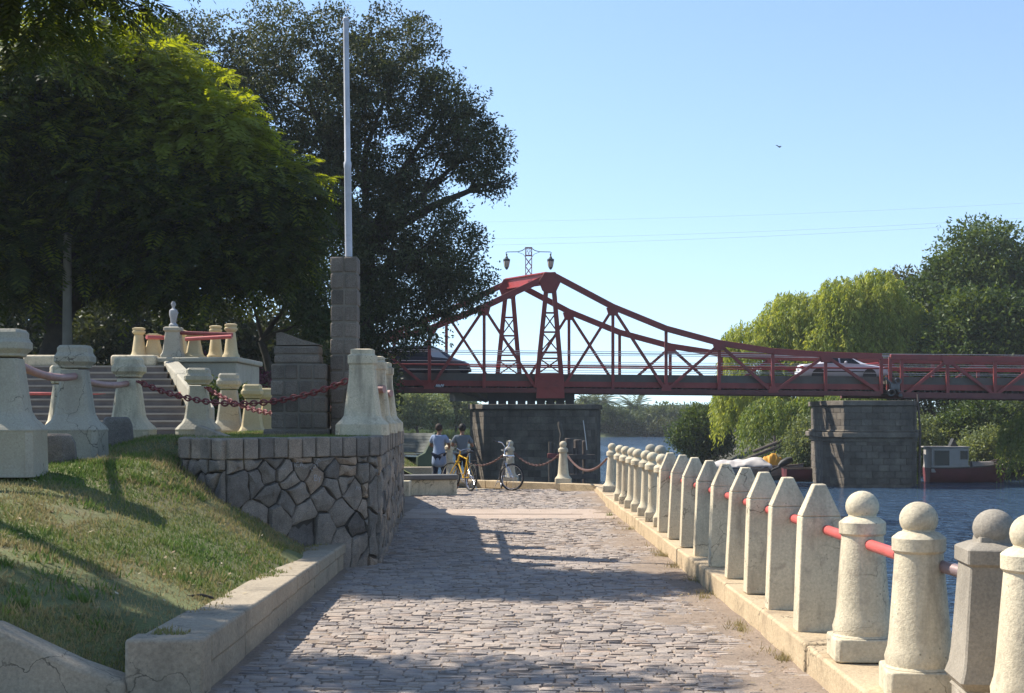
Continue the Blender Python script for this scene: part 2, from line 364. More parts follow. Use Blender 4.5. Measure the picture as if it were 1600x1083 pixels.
# ------------------------------------------------------------------ the lawn slope: thin-plate surface through measured points
CP = np.array([(-2.25, 8.8, .31), (-2.25, 12, .30), (-2.2, 16.3, .27), (-2.05, 14, .27), (-2.7, 15.6, .54), (-3.05, 15.0, .84), (-3.3, 15.05, 1.0), (-3.6, 15.35, 1.2), (-4.9, 14, 1.14), (-5.2, 16.7, 1.13), (-5.3, 19.6, 1.36), (-3.2, 8.85, .44),
               (-4.2, 8.85, .60), (-4.5, 11, .86), (-3.2, 12, .62), (-6, 9, .85), (-8, 12, 1.2), (-8, 16, 1.33), (-8, 22, 1.38), (-4.3, 17.5, 1.47), (-5.2, 24, 1.36), (-12, 8, 1.0), (-12, 18, 1.38), (-12, 24, 1.36), (-3.6, 20, 1.4)])
def tps():
    def U(r): return np.where(r > 1e-9, r * r * np.log(np.maximum(r, 1e-9)), 0)
    P = CP[:, :2]; n = len(P); K = U(np.linalg.norm(P[:, None] - P[None], axis=2)) + np.eye(n) * .05
    A = np.zeros((n + 3, n + 3)); A[:n, :n] = K; A[:n, n] = 1; A[:n, n + 1:] = P; A[n, :n] = 1; A[n + 1:, :n] = P.T
    W = np.linalg.solve(A, np.r_[CP[:, 2], 0, 0, 0])
    def f(x, y):
        q = np.stack([np.atleast_1d(x), np.atleast_1d(y)], -1).astype(float); u = U(np.linalg.norm(q[:, None] - P[None], axis=2))
        return u @ W[:n] + W[n] + q @ W[n + 1:]
    return f
SLOPE = tps()
WALL = [(-3.95, 17.6), (-3.62, 15.55), (-3.05, 15.0), (-1.70, 16.45), (-1.60, 16.62), (-1.98, 25.2)]     # the stone terrace wall, seen from above
def inwall(x, y): # inside the terrace
    P = WALL + [(-4.4, 25.2)]; c = False
    for (x1, y1), (x2, y2) in zip(P, P[1:] + P[:1]):
        if (y1 > y) != (y2 > y) and x < (x2 - x1) * (y - y1) / (y2 - y1) + x1: c = not c
    return c
def slope_z(x, y): return float(SLOPE(x, y)[0])
def lawn_h(x, y):
    z = slope_z(x, y) + .025 * nz(x, y, 1.6) + .012 * nz(x, y, 5)
    wt = float(np.interp(-x, [2.385, 2.7, 3.2, 3.9, 5, 9], [.11, .22, .455, .60, .78, 1.05])) - .02
    k = float(smoothstep(8.85, 9.6, y)); return z * k + min(z, wt) * (1 - k)
grid('lawn', np.arange(-12, -2.05, .16), np.arange(8.74, 27, .16), lawn_h, M_TURF, keep=lambda x, y: not inwall(x + .15, y + .25))
MB_ = MB().prism([(p[0] + (.12 if i < 3 else -.12), p[1] + .12) for i, p in enumerate(WALL)] + [(-4.3, 25.1)], 1.2, 1.49)
tag(MB_.build('terrace_lawn', M_TURF), kind='structure')
# plaza behind the bollards, upper terrace and the land further back on this bank
tag(MB().prism([(-60, 24), (-4.4, 24), (-4.4, 25.2), (-2.2, 25.2), (-2.9, 29), (-3.3, 31), (-5, 34), (-5.4, 60), (-60, 60)], -2.5, 1.36).build('plaza', mat('plaza_paving', (.2, .17, .13), .95, .2, 1.5, .4, 20, stain=(.12, .11, .07), stain_amt=.6)), kind='structure')
tag(MB().prism([(-60, 31.5), (-8.1, 31.5), (-8.3, 60), (-60, 60)], 1.36, 2.86).build('upper_terrace', M_LAND), kind='structure')
grid('bench_lawn', np.arange(-4.6, -1.9, .15), np.arange(31.3, 37.6, .2), lambda x, y: .40 + .34 * smoothstep(-2.0, -2.9, x) + .02 * nz(x, y, 2) - .6 * smoothstep(-2.2, -1.95, x) * smoothstep(33, 34, y), M_TURF, keep=lambda x, y: x < -1.98 - .62 * (y - 34) * (y > 34))
grid('near_bank', np.r_[-120, -60, np.arange(-30, -3, 1.5)], np.arange(37, 150, 3), lambda x, y: 1.0 - 3.2 * smoothstep(-.0855 * y - .9, -.0855 * y + .1, x) + .1 * nz(x, y, .2), M_LAND, keep=lambda x, y: x < -.0855 * y + 1.0)
def xl(y): return np.interp(y, [140, 150, 165, 200, 240, 252, 262], [-9, -5.5, -5.0, -4, 2, 30, 60])
grid('left_bank', np.r_[-600, -300, -150, np.arange(-80, 70, 3)], np.arange(136, 270, 3), lambda x, y: -2.5 + 1.6 * smoothstep(0, 4, float(xl(y)) - x) + .25 * nz(x, y, .15), M_LAND, keep=lambda x, y: x < xl(y) + 4)
def yw(x): return float(np.interp(x, [13, 14.2, 15, 16, 17.2, 20, 24, 27, 29, 32, 36, 60, 120], [140, 128, 112, 96, 87, 85, 84, 82.5, 80, 75, 70, 55, 40]))
def xw(y): return 13.5 if y < 128 else np.interp(y, [128, 150, 180, 220, 252], [14.2, 17, 22, 28, 32])
grid('right_bank', np.r_[np.arange(13, 60, 1.2), 80, 120, 200, 400], np.arange(40, 268, 2.5), lambda x, y: -2.5 + 2.9 * smoothstep(0, 9, min(x - float(xw(y)), y - yw(x))) + .2 * nz(x, y, .3), M_BANK, keep=lambda x, y: x > xw(y) - 2 and y > yw(x) - 3)
grid('far_bank', np.r_[-600, np.arange(-90, 120, 6), 200, 600], np.array([244, 247, 250, 256, 265, 300, 400, 700]), lambda x, y: -2.6 + .9 * smoothstep(246, 252, y) + .1 * nz(x, y, .1), M_LAND)
def hills():
    X = np.linspace(-1500, 2600, 80); V, Q = [], []
    for i, x in enumerate(X):
        h = 14 + 10 * nz(x, 0, .0016) + 3 * nz(x, 5, .008); V += [(x, 2000, -3), (x, 2150, h), (x, 2600, h)]
    for i in range(len(X) - 1):
        for k in (0, 1): Q.append((3 * i + k, 3 * i + 3 + k, 3 * i + 4 + k, 3 * i + 1 + k))
    tag(npmesh('hills', np.array(V), np.array(Q), mat('distant_woodland', (.06, .085, .06), .95, .2, .01), smooth=True), kind='structure')
hills()

# ------------------------------------------------------------------ grass blades
M_GRASS = mat('grass_blade', (.1, .13, .04), .7, 0, tone=((.33, .26, .125), (.26, .24, .09), (.16, .2, .05), (.10, .17, .035)), transl=.3, spec=.2)
def blades(name, pts, h, m=M_GRASS, w_=.006, lean=.7, tone=None):
    n = len(pts); pts = np.asarray(pts, float); hh = h * rng.uniform(.5, 1.25, n); a = rng.uniform(0, 2 * np.pi, n)
    D = np.stack([np.cos(a) * lean * rng.uniform(.2, 1, n), np.sin(a) * lean * rng.uniform(.2, 1, n), np.ones(n)], -1); D /= np.linalg.norm(D, axis=1, keepdims=True)
    b = rng.uniform(0, 2 * np.pi, n); Sd = np.stack([np.cos(b), np.sin(b), np.zeros(n)], -1) * (w_ * rng.uniform(.6, 1.3, n))[:, None]
    V = np.stack([pts - Sd, pts + Sd, pts + D * hh[:, None]], 1).reshape(-1, 3); Q = np.arange(n * 3).reshape(-1, 3)
    t = tone if tone is not None else rng.uniform(0, 1, n)
    o = npmesh(name, V, Q, m, tone=t); return tag(o, kind='stuff')
def lawn_grass():
    P, T = [], []; n = 150000
    x = rng.uniform(-7.5, -2.02, n); y = 8.9 + (rng.uniform(0, 1, n) ** 1.25) * 14.5; z = SLOPE(x, y)
    for i in range(n):
        X, Y = x[i], y[i]
        if inwall(X + .05, Y + .08): continue
        if X > -2.29 and nz(0, Y, 1.3, 6) + .5 * nz(X, Y, 6) < (X + 2.30) * 3.0 - .22: continue
        g = nz(X, Y, .55, 4) + .7 * nz(X, Y, 1.9, 8)
        if g < -.28 and random.random() < .8: continue
        P.append((X, Y, lawn_h(X, Y) - .006 if X < -2.285 else max(lawn_h(X, Y), .355 - (Y - 8.75) * .0108))); T.append(min(1, max(0, 0.28 + .9 * g + random.gauss(0, .22))))
    blades('lawn_grass', P, .045, w_=.008, tone=T)
    P2, T2 = [], []                            # clumps of longer, greener weeds on the slope
    for _ in range(130):
        cx, cy_ = random.uniform(-6, -2.35), 9.2 + random.random() ** 1.2 * 7
        if random.random() < .45: cx, cy_ = random.uniform(-4.4, -3.3), random.uniform(14.2, 16.6)
        if inwall(cx + .1, cy_ + .15): continue
        sg = random.uniform(.03, .14); hh = random.random() < .75
        for _ in range(random.randint(12, 70)):
            X, Y = cx + random.gauss(0, sg), cy_ + random.gauss(0, sg)
            if X < -2.3: P2.append((X, Y, lawn_h(X, Y) - .006)); T2.append(random.uniform(.7, 1) if hh else random.uniform(0, .2))
    blades('lawn_weeds', P2, .085, w_=.010, lean=.95, tone=T2)
    n = 420; x = rng.uniform(-6.5, -2.0, n); y = rng.uniform(9, 16, n); C = np.array([(a, b, (lawn_h(a, b) + .035) if a < -2.29 else .36 - (b - 8.75) * .0108 + .012) for a, b in zip(x, y) if not inwall(a, b + .1)])
    a = rng.uniform(0, 6.28, len(C)); D = np.stack([np.cos(a), np.sin(a), rng.uniform(-.2, .4, len(C))], -1); Sd = np.stack([-np.sin(a), np.cos(a), np.zeros(len(C))], -1); L_ = rng.uniform(.02, .06, len(C))[:, None]
    tag(npmesh('lawn_leaf_litter', np.stack([C, C + D * L_ * .5 + Sd * L_ * .25, C + D * L_, C + D * L_ * .5 - Sd * L_ * .25], 1).reshape(-1, 3), np.arange(4 * len(C)).reshape(-1, 4), mat('dry_leaf', (.3, .22, .12), .8, 0, tone=((.14, .08, .04), (.32, .24, .13), (.45, .38, .26))), tone=rng.uniform(0, 1, len(C))), kind='stuff')
    P, T = [], []
    while len(P) < 16000:
        X, Y = random.uniform(-4.4, -1.6), 15 + 9 * random.random() ** 1.6
        if inwall(X, Y) and inwall(X + .1, Y - .14): P.append((X, Y, 1.485)); T.append(min(1, max(0, .6 + .8 * nz(X, Y, 1.2) + random.gauss(0, .15))))
    blades('terrace_grass', P, .045, tone=T)
    P = [(random.uniform(-4.4, -2.0), random.uniform(31.6, 37), 0) for _ in range(9000)]
    P = [(x, y, .40 + .34 * float(smoothstep(-2.0, -2.9, x)) - .01) for x, y, _ in P if x < -2.0 - .62 * (y - 34) * (y > 34)]
    blades('bench_grass', P, .06, w_=.01)
lawn_grass()
def verge_weeds():        # dry weeds growing at the foot of the right kerb, and green ones by the posts
    P, T = [], []
    for _ in range(24):
        y = random.uniform(7.5, 26); x = float(kerb_x(y)) - random.uniform(.02, .16); s = random.uniform(.04, .13); g = random.random() < .12
        for _ in range(random.randint(14, 60)): P.append((x + random.gauss(0, s * .5), y + random.gauss(0, s), .005)); T.append(random.uniform(.55, 1) if g else random.uniform(0, .22))
    P = [(min(p[0], float(kerb_x(p[1])) - .005), p[1], p[2]) for p in P]
    blades('verge_weeds', P, .075, w_=.004, lean=.9, tone=T)
verge_weeds()
# ------------------------------------------------------------------ stonework by the path
def clip(poly, p, n):       # keep the side of the line through p where dot(x - p, n) <= 0
    out = []
    for a, b in zip(poly, poly[1:] + poly[:1]):
        da, db = (a[0] - p[0]) * n[0] + (a[1] - p[1]) * n[1], (b[0] - p[0]) * n[0] + (b[1] - p[1]) * n[1]
        if da <= 0: out.append(a)
        if da * db < 0: t = da / (da - db); out.append((a[0] + (b[0] - a[0]) * t, a[1] + (b[1] - a[1]) * t))
    return out
def voronoi(sites, rect):
    x0, z0, x1, z1 = rect; cells = []
    for i, a in enumerate(sites):
        poly = [(x0, z0), (x1, z0), (x1, z1), (x0, z1)]
        for j, b in enumerate(sites):
            if i != j and poly: poly = clip(poly, ((a[0] + b[0]) / 2, (a[1] + b[1]) / 2), (b[0] - a[0], b[1] - a[1]))
        if len(poly) > 2: cells.append(poly)
    return cells
def rubble(b, A, B, cells, depth=.05, gap=.014):    # stones with rounded, tilted faces on the vertical plane A-B
    A, B = Vector((*A, 0)), Vector((*B, 0)); u = (B - A).normalized(); n = u.cross(Vector((0, 0, 1)))
    for poly in cells:
        cx = sum(p[0] for p in poly) / len(poly); cz = sum(p[1] for p in poly) / len(poly); r = max(math.hypot(p[0] - cx, p[1] - cz) for p in poly)
        if r < .03: continue
        pts = []
        for (x1, z1), (x2, z2) in zip(poly, poly[1:] + poly[:1]):      # break the edges up so outlines are not ruler-straight
            k = max(1, int(math.hypot(x2 - x1, z2 - z1) / .07))
            for i in range(k): t = i / k; pts.append((x1 + (x2 - x1) * t + random.uniform(-.012, .012) * (i > 0), z1 + (z2 - z1) * t + random.uniform(-.012, .012) * (i > 0)))
        tx, tz = random.uniform(-.14, .14), random.uniform(-.14, .14); d0 = depth * random.uniform(.6, 1.15); m = len(pts); vs = []; gj = random.uniform(.5, 1.7)
        for sh, dd in ((gap, -.02), (gap + .004, d0 * .65), (gap + .022, d0 * .95), (gap + r * .45, d0 + .006)):
            for x, z in pts:
                l = math.hypot(x - cx, z - cz) or 1; k = max(.08, 1 - sh * gj / l); X, Z = cx + (x - cx) * k, cz + (z - cz) * k
                d = dd + (tx * (X - cx) + tz * (Z - cz) + random.uniform(-.008, .008) if dd > 0 else 0); p = A + u * X + n * d; vs.append((p.x, p.y, Z))
        fs = [(k * m + i, k * m + (i + 1) % m, (k + 1) * m + (i + 1) % m, (k + 1) * m + i) for k in range(3) for i in range(m)] + [tuple(3 * m + i for i in range(m))]
        b.tone = min(1, max(0, random.gauss(.42, .25))); b.add(vs, fs)
def plane_hit(px, py, A, B):    # photo pixel -> (distance along A-B, height)
    dx = (px - HX) / F; ux, uy = B[0] - A[0], B[1] - A[1]; l = math.hypot(ux, uy); ux /= l; uy /= l
    s = (dx * A[1] - A[0]) / (ux - dx * uy); Y = A[1] + uy * s
    return s, EYE - (py - HY) / F * Y
def stone_wall():
    t = thing('stone_wall', 'dark rubble stone terrace wall with a coping of upright blocks, holding up the flagpole lawn', 'wall', (-2.6, 17, 0))
    inv = Vector(t.location)
    def fin(b, name, m, **k):
        b.v = [tuple(Vector(p) - inv) for p in b.v]; o = b.build(name, m, t, **k); return o
    back = WALL + [(-2.3, 25.2), (-1.95, 16.9), (-3.05, 15.4), (-3.4, 15.75), (-4.2, 17.7)]
    fin(MB().prism(back, -.1, 1.29), 'mortar_core', M_MORTAR)
    A, B = WALL[2], WALL[3]
    pix = [(412, 739), (446, 736), (470, 715), (491, 746), (505, 718), (536, 716), (535, 736), (574, 737), (419, 775), (460, 770), (506, 777), (517, 761), (549, 771), (580, 765), (471, 804), (445, 786), (529, 801), (575, 796), (475, 825), (505, 824), (556, 825), (427, 713), (574, 708), (431, 806), (407, 806), (535, 752), (470, 731), (582, 812),
           (366, 722), (392, 718), (372, 752), (398, 748), (560, 848), (588, 838), (578, 868), (535, 845), (452, 748), (520, 735), (594, 752), (594, 780), (594, 725)]
    b = MB(); Lg = math.hypot(B[0] - A[0], B[1] - A[1])
    rubble(b, A, B, voronoi([plane_hit(*p, A, B) for p in pix], (0, -.05, Lg, 1.285)), .05, .007)
    def rnd(A, B, sx, sz):
        L_ = math.hypot(B[0] - A[0], B[1] - A[1]); st = []
        for i in range(int(L_ / sx) + 1):
            for j in range(int(1.35 / sz) + 1): st.append((i * sx + random.uniform(-.4, .4) * sx + (j % 2) * sx / 2, j * sz + random.uniform(-.35, .35) * sz))
        rubble(b, A, B, voronoi(st, (0, -.05, L_, 1.285)), .05, .012)
    rnd(WALL[0], WALL[1], .34, .27); rnd(WALL[1], WALL[2], .22, .2); rnd(WALL[3], WALL[4], .2, .26); rnd(WALL[4], WALL[5], .3, .24)
    fin(b, 'rubble_stones', M_STONE, angle=32)
    b = MB()
    for i, (P, Q) in enumerate(zip(WALL, WALL[1:])):
        P, Q = Vector(P), Vector(Q); D = Q - P; Lg = D.length; n = max(1, round(Lg / (.2 if i != 4 else .24))); rz = math.atan2(D.y, D.x); nrm = Vector((D.y, -D.x)).normalized()
        for k in range(n):
            b.tone = min(1, max(0, random.gauss(.5, .22))); c = P + D * (k + .5) / n - nrm * (.16 - random.uniform(.035, .06))
            b.box(c.x, c.y, 1.395 + random.uniform(-.006, .008), Lg / n - .014, .34, .225, rz + random.uniform(-.02, .02))
    fin(b, 'coping', M_STONE, bevel=.016)
    chalk = mat('white_chalk', (.36, .36, .36), .9, .3, 30)
    u = Vector((B[0] - A[0], B[1] - A[1], 0)).normalized(); nn = u.cross(Vector((0, 0, 1)))
    for txt, px, py, sz, tilt in (('TICA', 446, 731, .085, .05), ('roya', 480, 737, .1, .75), ('By', 483, 752, .11, .1), ('yo', 548, 763, .08, -.3)):
        s_, z_ = plane_hit(px, py, A, B); cu = bpy.data.curves.new('chalk_writing', 'FONT'); cu.body = txt; cu.size = sz; cu.extrude = .001; cu.offset = -.002
        cu.materials.append(chalk); o = bpy.data.objects.new('chalk_writing', cu); COL.objects.link(o); o.parent = t
        p = Vector((A[0], A[1], 0)) + u * s_ + nn * .082 - inv; M = Matrix((u, Vector((0, 0, 1)), nn)).transposed().to_4x4()
        o.matrix_local = Matrix.Translation((p.x, p.y, z_)) @ M @ Matrix.Rotation(tilt, 4, 'Z')
stone_wall()
# courses of dressed stone round a pale mortar core
def coursed(t, name, x, y, z0, z1, sx, sy, course, nx, ny):
    MB().box(x, y, (z0 + z1) / 2, sx - .045, sy - .045, z1 - z0 - .004).build('mortar_joint', M_MORTARL, t)
    b = MB(); z = z0; n = max(1, round((z1 - z0) / course)); ch = (z1 - z0) / n
    for c in range(n):
        off = 0
        for i in range(nx):
            for k in range(ny):
                if 0 < i < nx - 1 and 0 < k < ny - 1: continue
                b.tone = min(1, max(0, random.gauss(.42, .24))); j = random.uniform(-.006, .006)
                b.box(x - sx / 2 + (i + .5) * sx / nx + j, y - sy / 2 + (k + .5) * sy / ny + random.uniform(-.005, .005), z + ch / 2, sx / nx - .02, sy / ny - .02, ch - .022)
        z += ch
    return b.build(name, M_BLOCK, t, bevel=.014)
t = thing('stone_pillar', 'tall square grey stone pillar that carries the flagpole, on the terrace lawn', 'pillar', (-2.2, 18.6, 1.48))
coursed(t, 'stone_blocks', 0, 0, 0, 2.36, .37, .37, .215, 2, 2)
f = thing('flagpole', 'bare pale grey flagpole standing on top of the square stone pillar', 'flagpole', (-2.145, 18.5, 3.84))
f.rotation_euler = (0, math.radians(-.7), 0)
MB().lathe([(.048, 0), (.046, 1.17), (.05, 1.18), (.05, 1.24), (.040, 1.26), (.036, 3.1)], n=14).build('pole', M_POLE, f)
MB().lathe([(.042, 3.1), (.042, 3.13), (.02, 3.15)], n=12).build('pole_cap', M_POLE, f)
t = thing('stone_monument', 'stepped grey stone block monument with a slanted top beside the tall pillar', 'monument', (-2.8, 18.5, 1.48))
coursed(t, 'base_course', 0, 0, 0, .1, .86, .62, .1, 3, 2)
coursed(t, 'body', .03, 0, .1, .95, .73, .52, .21, 4, 3)
coursed(t, 'upper_course', 0, 0, .95, 1.18, .6, .44, .115, 1, 1)
b = MB(); b.tone = .5; b.slab([(-.27, -.19, 1.19), (.29, -.19, 1.19), (.29, -.19, 1.2), (.05, -.19, 1.27), (-.2, -.19, 1.36), (-.27, -.19, 1.35)], (0, .38, 0)).build('slanted_cap', M_BLOCK, t, bevel=.012)
# loose stones
b = MB(); b.slab([(0, 0, 0), (.46, 0, 0), (.44, 0, .02), (.03, 0, .17), (0, 0, .14)], (0, .26, 0))
o = b.build('stone_slab', M_KERBG, bevel=.012); o.location = (-3.72, 16.5, 1.47); tag(o, 'sloping wedge of pale stone lying on the terrace lawn at its left end', 'stone')
for (x, y, sx, h), lab in zip(((-4.95, 15.2, .5, .32), (-5.02, 17.9, .42, .34)), ('dark rough stump of stone on the slope between the two shaded square bollards', 'dark rough stump of stone on the slope at the foot of the sunlit square bollard')):
    b = MB(); b.tone = .15; b.lathe([(sx * .5, -.25), (sx * .52, 0), (sx * .47, h * .7), (sx * .36, h)], n=9, rz=.3)
    o = b.build('stone_stump', M_STONE, bevel=.03); o.scale = (1, .7, 1); o.location = (x, y, slope_z(x, y)); o.rotation_euler = (0, 0, .2); tag(o, lab, 'stone')
# low wall at the near end of the lawn
pts = [(-2.385, .11), (-2.7, .22), (-3.2, .455), (-3.9, .60), (-5, .78), (-9, 1.05)]
b = MB(); b.slab([(x, 8.66, -.1) for x in (-9, -2.385)] + [(x, 8.66, z) for x, z in pts], (0, .26, 0))
o = b.build('low_wall', M_KERBG, bevel=.035, seg=3); tag(o, 'low cracked grey retaining wall with a sloping top in front of the lawn', 'wall')
# twig on the kerb
b = MB(); b.tube([(-2.55, 10.8, .36), (-2.4, 10.9, .365), (-2.28, 10.88, .335), (-2.22, 10.6, .335), (-2.12, 10.68, .335)], [.009, .012, .011, .013, .006], 6); b.tube([(-2.24, 10.62, .333), (-2.26, 10.4, .333)], [.008, .004], 5)
tag(b.build('fallen_twig', M_BARK), 'dry fallen twig lying on the edge of the left kerb', 'twig')
def fallen_leaves():
    n = 1500; y = rng.uniform(8, 27, n); side = rng.uniform(0, 1, n) < .55; x = np.where(side, np.interp(y, [8, 27], [1.97, 1.78]) - np.abs(rng.normal(0, .28, n)) - .04, rng.uniform(-1.85, 1.8, n))
    C = np.stack([x, y, np.where(side, .03, .018)], -1); a = rng.uniform(0, 6.28, n); D = np.stack([np.cos(a), np.sin(a), rng.uniform(-.1, .35, n)], -1); Sd = np.stack([-np.sin(a), np.cos(a), np.zeros(n)], -1)
    L_ = rng.uniform(.018, .05, n)[:, None]; V = np.stack([C, C + D * L_ * .5 + Sd * L_ * .22, C + D * L_, C + D * L_ * .5 - Sd * L_ * .22], 1).reshape(-1, 3)
    tag(npmesh('fallen_leaves', V, np.arange(4 * n).reshape(-1, 4), mat('dead_leaf', (.2, .12, .05), .8, 0, tone=((.09, .05, .025), (.22, .14, .06), (.3, .22, .1))), tone=rng.uniform(0, 1, n)), kind='stuff')
fallen_leaves()

# ------------------------------------------------------------------ bollards
SQ = [(.335, -.46), (.325, -.02), (.335, 0), (.30, .05), (.24, .11), (.205, .18), (.19, .28), (.138, .71), (.138, .725), (.158, .735), (.158, .752), (.17, .77), (.207, .805), (.207, .87), (.192, .885), (.178, .915), (.178, .965), (.15, 1.0)]
def square_bollard(loc, label, m=M_CREAM, s=1.0, rz=0.0, prof=SQ, group='square cream bollards of the terrace', knob=None, plinth=None):
    t = thing('square_bollard', label, 'bollard', loc, rz, group)
    pl = [p for p in prof if p[1] <= .001]; sh = [p for p in prof if p[1] >= 0 and p[1] <= .72]; cp = [p for p in prof if p[1] >= .72]
    if plinth is not None: pl = [(pl[0][0], -plinth)] + pl[1:]
    for nm, pr in (('plinth', pl), ('shaft', sh), ('cap', cp)):
        MB().lathe([(r * s, z * s) for r, z in pr], square=.2).build(nm, m, t, bevel=.006, angle=28)
    return t
# the row along the left, nearest first
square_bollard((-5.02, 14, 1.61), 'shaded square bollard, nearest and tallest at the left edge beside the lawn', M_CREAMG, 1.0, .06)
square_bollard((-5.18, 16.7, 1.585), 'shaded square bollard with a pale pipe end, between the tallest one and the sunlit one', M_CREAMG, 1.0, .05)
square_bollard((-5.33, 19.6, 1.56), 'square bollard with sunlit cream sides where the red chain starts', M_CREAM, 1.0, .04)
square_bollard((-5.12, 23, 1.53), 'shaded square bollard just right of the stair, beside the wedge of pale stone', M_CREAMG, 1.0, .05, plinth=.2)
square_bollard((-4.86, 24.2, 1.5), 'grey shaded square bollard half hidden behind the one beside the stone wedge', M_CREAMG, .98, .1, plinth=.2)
square_bollard((-6.62, 20.8, 1.5), 'sunlit square bollard showing between the two shaded ones at the left', M_CREAM, 1.0, .5)
square_bollard((-4.35, 23.6, 1.42), 'short yellow square bollard with a pink knob, left of the stone monument', M_YELLOW, .86, .1)
square_bollard((-4.12, 23.9, 1.40), 'short yellow square bollard tucked against the stone monument', M_YELLOW, .82, .1)
CR = [(.335, -.14), (.33, -.02), (.33, 0), (.27, .06), (.235, .11), (.222, .2), (.17, .62), (.169, .72), (.168, .78), (.185, .80), (.185, .9), (.15, .92), (.15, .98), (.1, .99)]
for i, (x, y, lab) in enumerate(((-1.86, 17.55, 'cream square bollard on the wall corner where the red chain ends'), (-1.93, 19.7, 'cream square bollard with a pink pipe stub, second along the wall from its corner'), (-2.03, 22.0, 'cream square bollard on the wall, furthest of the three on the wall edge'))):
    square_bollard((x, y, 1.51 + .14 * .95), lab, M_CREAM, .95, .02, CR)
# round-headed posts
def ball_post(loc, label, h=1.07, rb=.106, rt=.132, rbm=.168, base=.205, m=M_CREAM, group='round-headed bollards', square=None, rz=0, kind='ball_bollard'):
    t = thing(kind, label, 'bollard', loc, rz, group)
    t.rotation_euler = (random.uniform(-.012, .012), random.uniform(-.012, .012), rz + random.uniform(-.15, .15)); k = h / 1.07; col = max(rt * 1.12, rb * 1.34)
    MB().lathe([(base, 0), (base, .13 * k), (base * .98, .145 * k)], n=28, square=.14 if square is None else square, rz=-.12).build('plinth', m, t, bevel=.008, angle=30)
    MB().lathe([(base * .97, .147 * k), (base * .92, .16 * k), (rbm * 1.15, .205 * k), (rbm * 1.05, .26 * k), (rbm, .33 * k), (rt, .79 * k)], n=28, square=square).build('shaft', m, t)
    MB().lathe([(rt * 1.0, .785 * k), (col * .97, .793 * k), (col, .80 * k), (col, .868 * k), (col * .95, .876 * k), (rb * 1.05, .898 * k), (rb * .84, .905 * k), (rb * .8, .93 * k)], n=28, square=square).build('collar', m, t, angle=24)
    MB().ball(0, 0, h - rb * .94, rb, .94).build('ball', m, t)
    return t
near = [((2.25, 9.02, .2), 'round-headed bollard on the right kerb next to the pointed slab bollards, carrying the red rail', M_CREAM, None),
        ((2.29, 7.9, .2), 'large round-headed bollard on the right kerb where the red rail ends in bare pipe', M_CREAM, None),
        ((2.55, 6.92, .2), 'chipped round-headed bollard cut off by the right edge of the picture', M_CREAM, None)]
for loc, lab, m, sq in near: ball_post(loc, lab, m=m, square=sq)
ball_post((2.53, 7.42, .16), 'dark shaded round-headed bollard with a flat square body by the water', 1.1, .108, .15, .18, .19, mat('shade_darkened_concrete', (.27, .235, .185), .9, .2, 3, .3, 50, stain=(.15, .13, .1), stain_amt=.7, fine=.2), square=.06)  # the shade on this post is put into its darker concrete colour
# pointed slabs
def slab_post(loc, label):
    t = thing('pointed_bollard', label, 'bollard', loc, 0, 'pointed slab bollards on the right kerb')
    wj = random.uniform(-.006, .006); d = .095
    def ring(w0, w1, dd, z): return [(-w0, -dd, z), (w1, -dd, z), (w1, dd, z), (-w0, dd, z)]
    R = [ring(.175, .175, d, 0), ring(.14, .15 + wj, d * .86, .83), ring(.045, .05, d * .6, 1.045), ring(.04, .045, d * .5, 1.06)]
    def loft(rs):
        b = MB(); vs = [p for r in rs for p in r]; fs = [(3, 2, 1, 0), tuple(range(len(vs) - 4, len(vs)))]
        for k in range(len(rs) - 1): fs += [(4 * k + i, 4 * k + (i + 1) % 4, 4 * k + 4 + (i + 1) % 4, 4 * k + 4 + i) for i in range(4)]
        return b.add(vs, fs)
    loft(R[:2]).build('body', M_CREAM, t, bevel=.012); loft(R[1:]).build('pointed_top', M_CREAM, t, bevel=.008)
    t.rotation_euler = (random.uniform(-.008, .008), random.uniform(-.012, .012), random.uniform(-.02, .02))
    return t
ords = ['nearest', 'second', 'third', 'fourth', 'fifth', 'sixth', 'seventh', 'eighth', 'last']
for i in range(9):
    y = 10.17 + i * 1.085 + random.uniform(-.03, .03); x = float(np.interp(y, [10, 14, 19], [2.215, 2.215, 2.12]))
    lab = {0: 'pointed slab bollard next to the near round-headed ones, largest of its row', 8: 'pointed slab bollard next to the slim round-headed ones, smallest of its row'}.get(i, f'pointed slab bollard, {ords[i]} in the pointed row counted from the near round-headed bollards')
    slab_post((x, y, .2), lab)
ro = ['nearest to the pointed slabs', 'second beyond the pointed slabs', 'third beyond the pointed slabs', 'fourth beyond the pointed slabs', 'fifth beyond the pointed slabs', 'sixth beyond the pointed slabs', 'at the far end of the kerb']
for i in range(7):
    y = 19.75 + i * 1.0; x = float(np.interp(y, [19, 26], [2.12, 1.98]))
    ball_post((x, y, .2), 'slim round-headed bollard on the right kerb, ' + ro[i], 1.02, .088, .066, .078, .125, group='slim round-headed bollards on the right kerb')
for (x, y, z), lab in (((2.1, 29.6, .15), 'round-headed bollard at the quay corner where the chain from the water side ends'), ((1.23, 33.75, .12), 'round-headed bollard between two hanging chains in front of the timber mooring posts'),
                       ((-.05, 34.75, .12), 'shaded round-headed bollard behind the silver bicycle'), ((-1.62, 36.3, .12), 'sunlit round-headed bollard between the two standing people')):
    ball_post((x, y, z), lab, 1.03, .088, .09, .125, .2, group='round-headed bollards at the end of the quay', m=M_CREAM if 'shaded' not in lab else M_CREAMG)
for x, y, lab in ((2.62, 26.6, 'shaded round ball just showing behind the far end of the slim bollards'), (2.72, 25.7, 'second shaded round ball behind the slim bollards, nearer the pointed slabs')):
    ball_post((x, y, .17), lab, 1.05, .105, .09, .12, .17, M_CREAMG, 'shaded bollards on the water side')
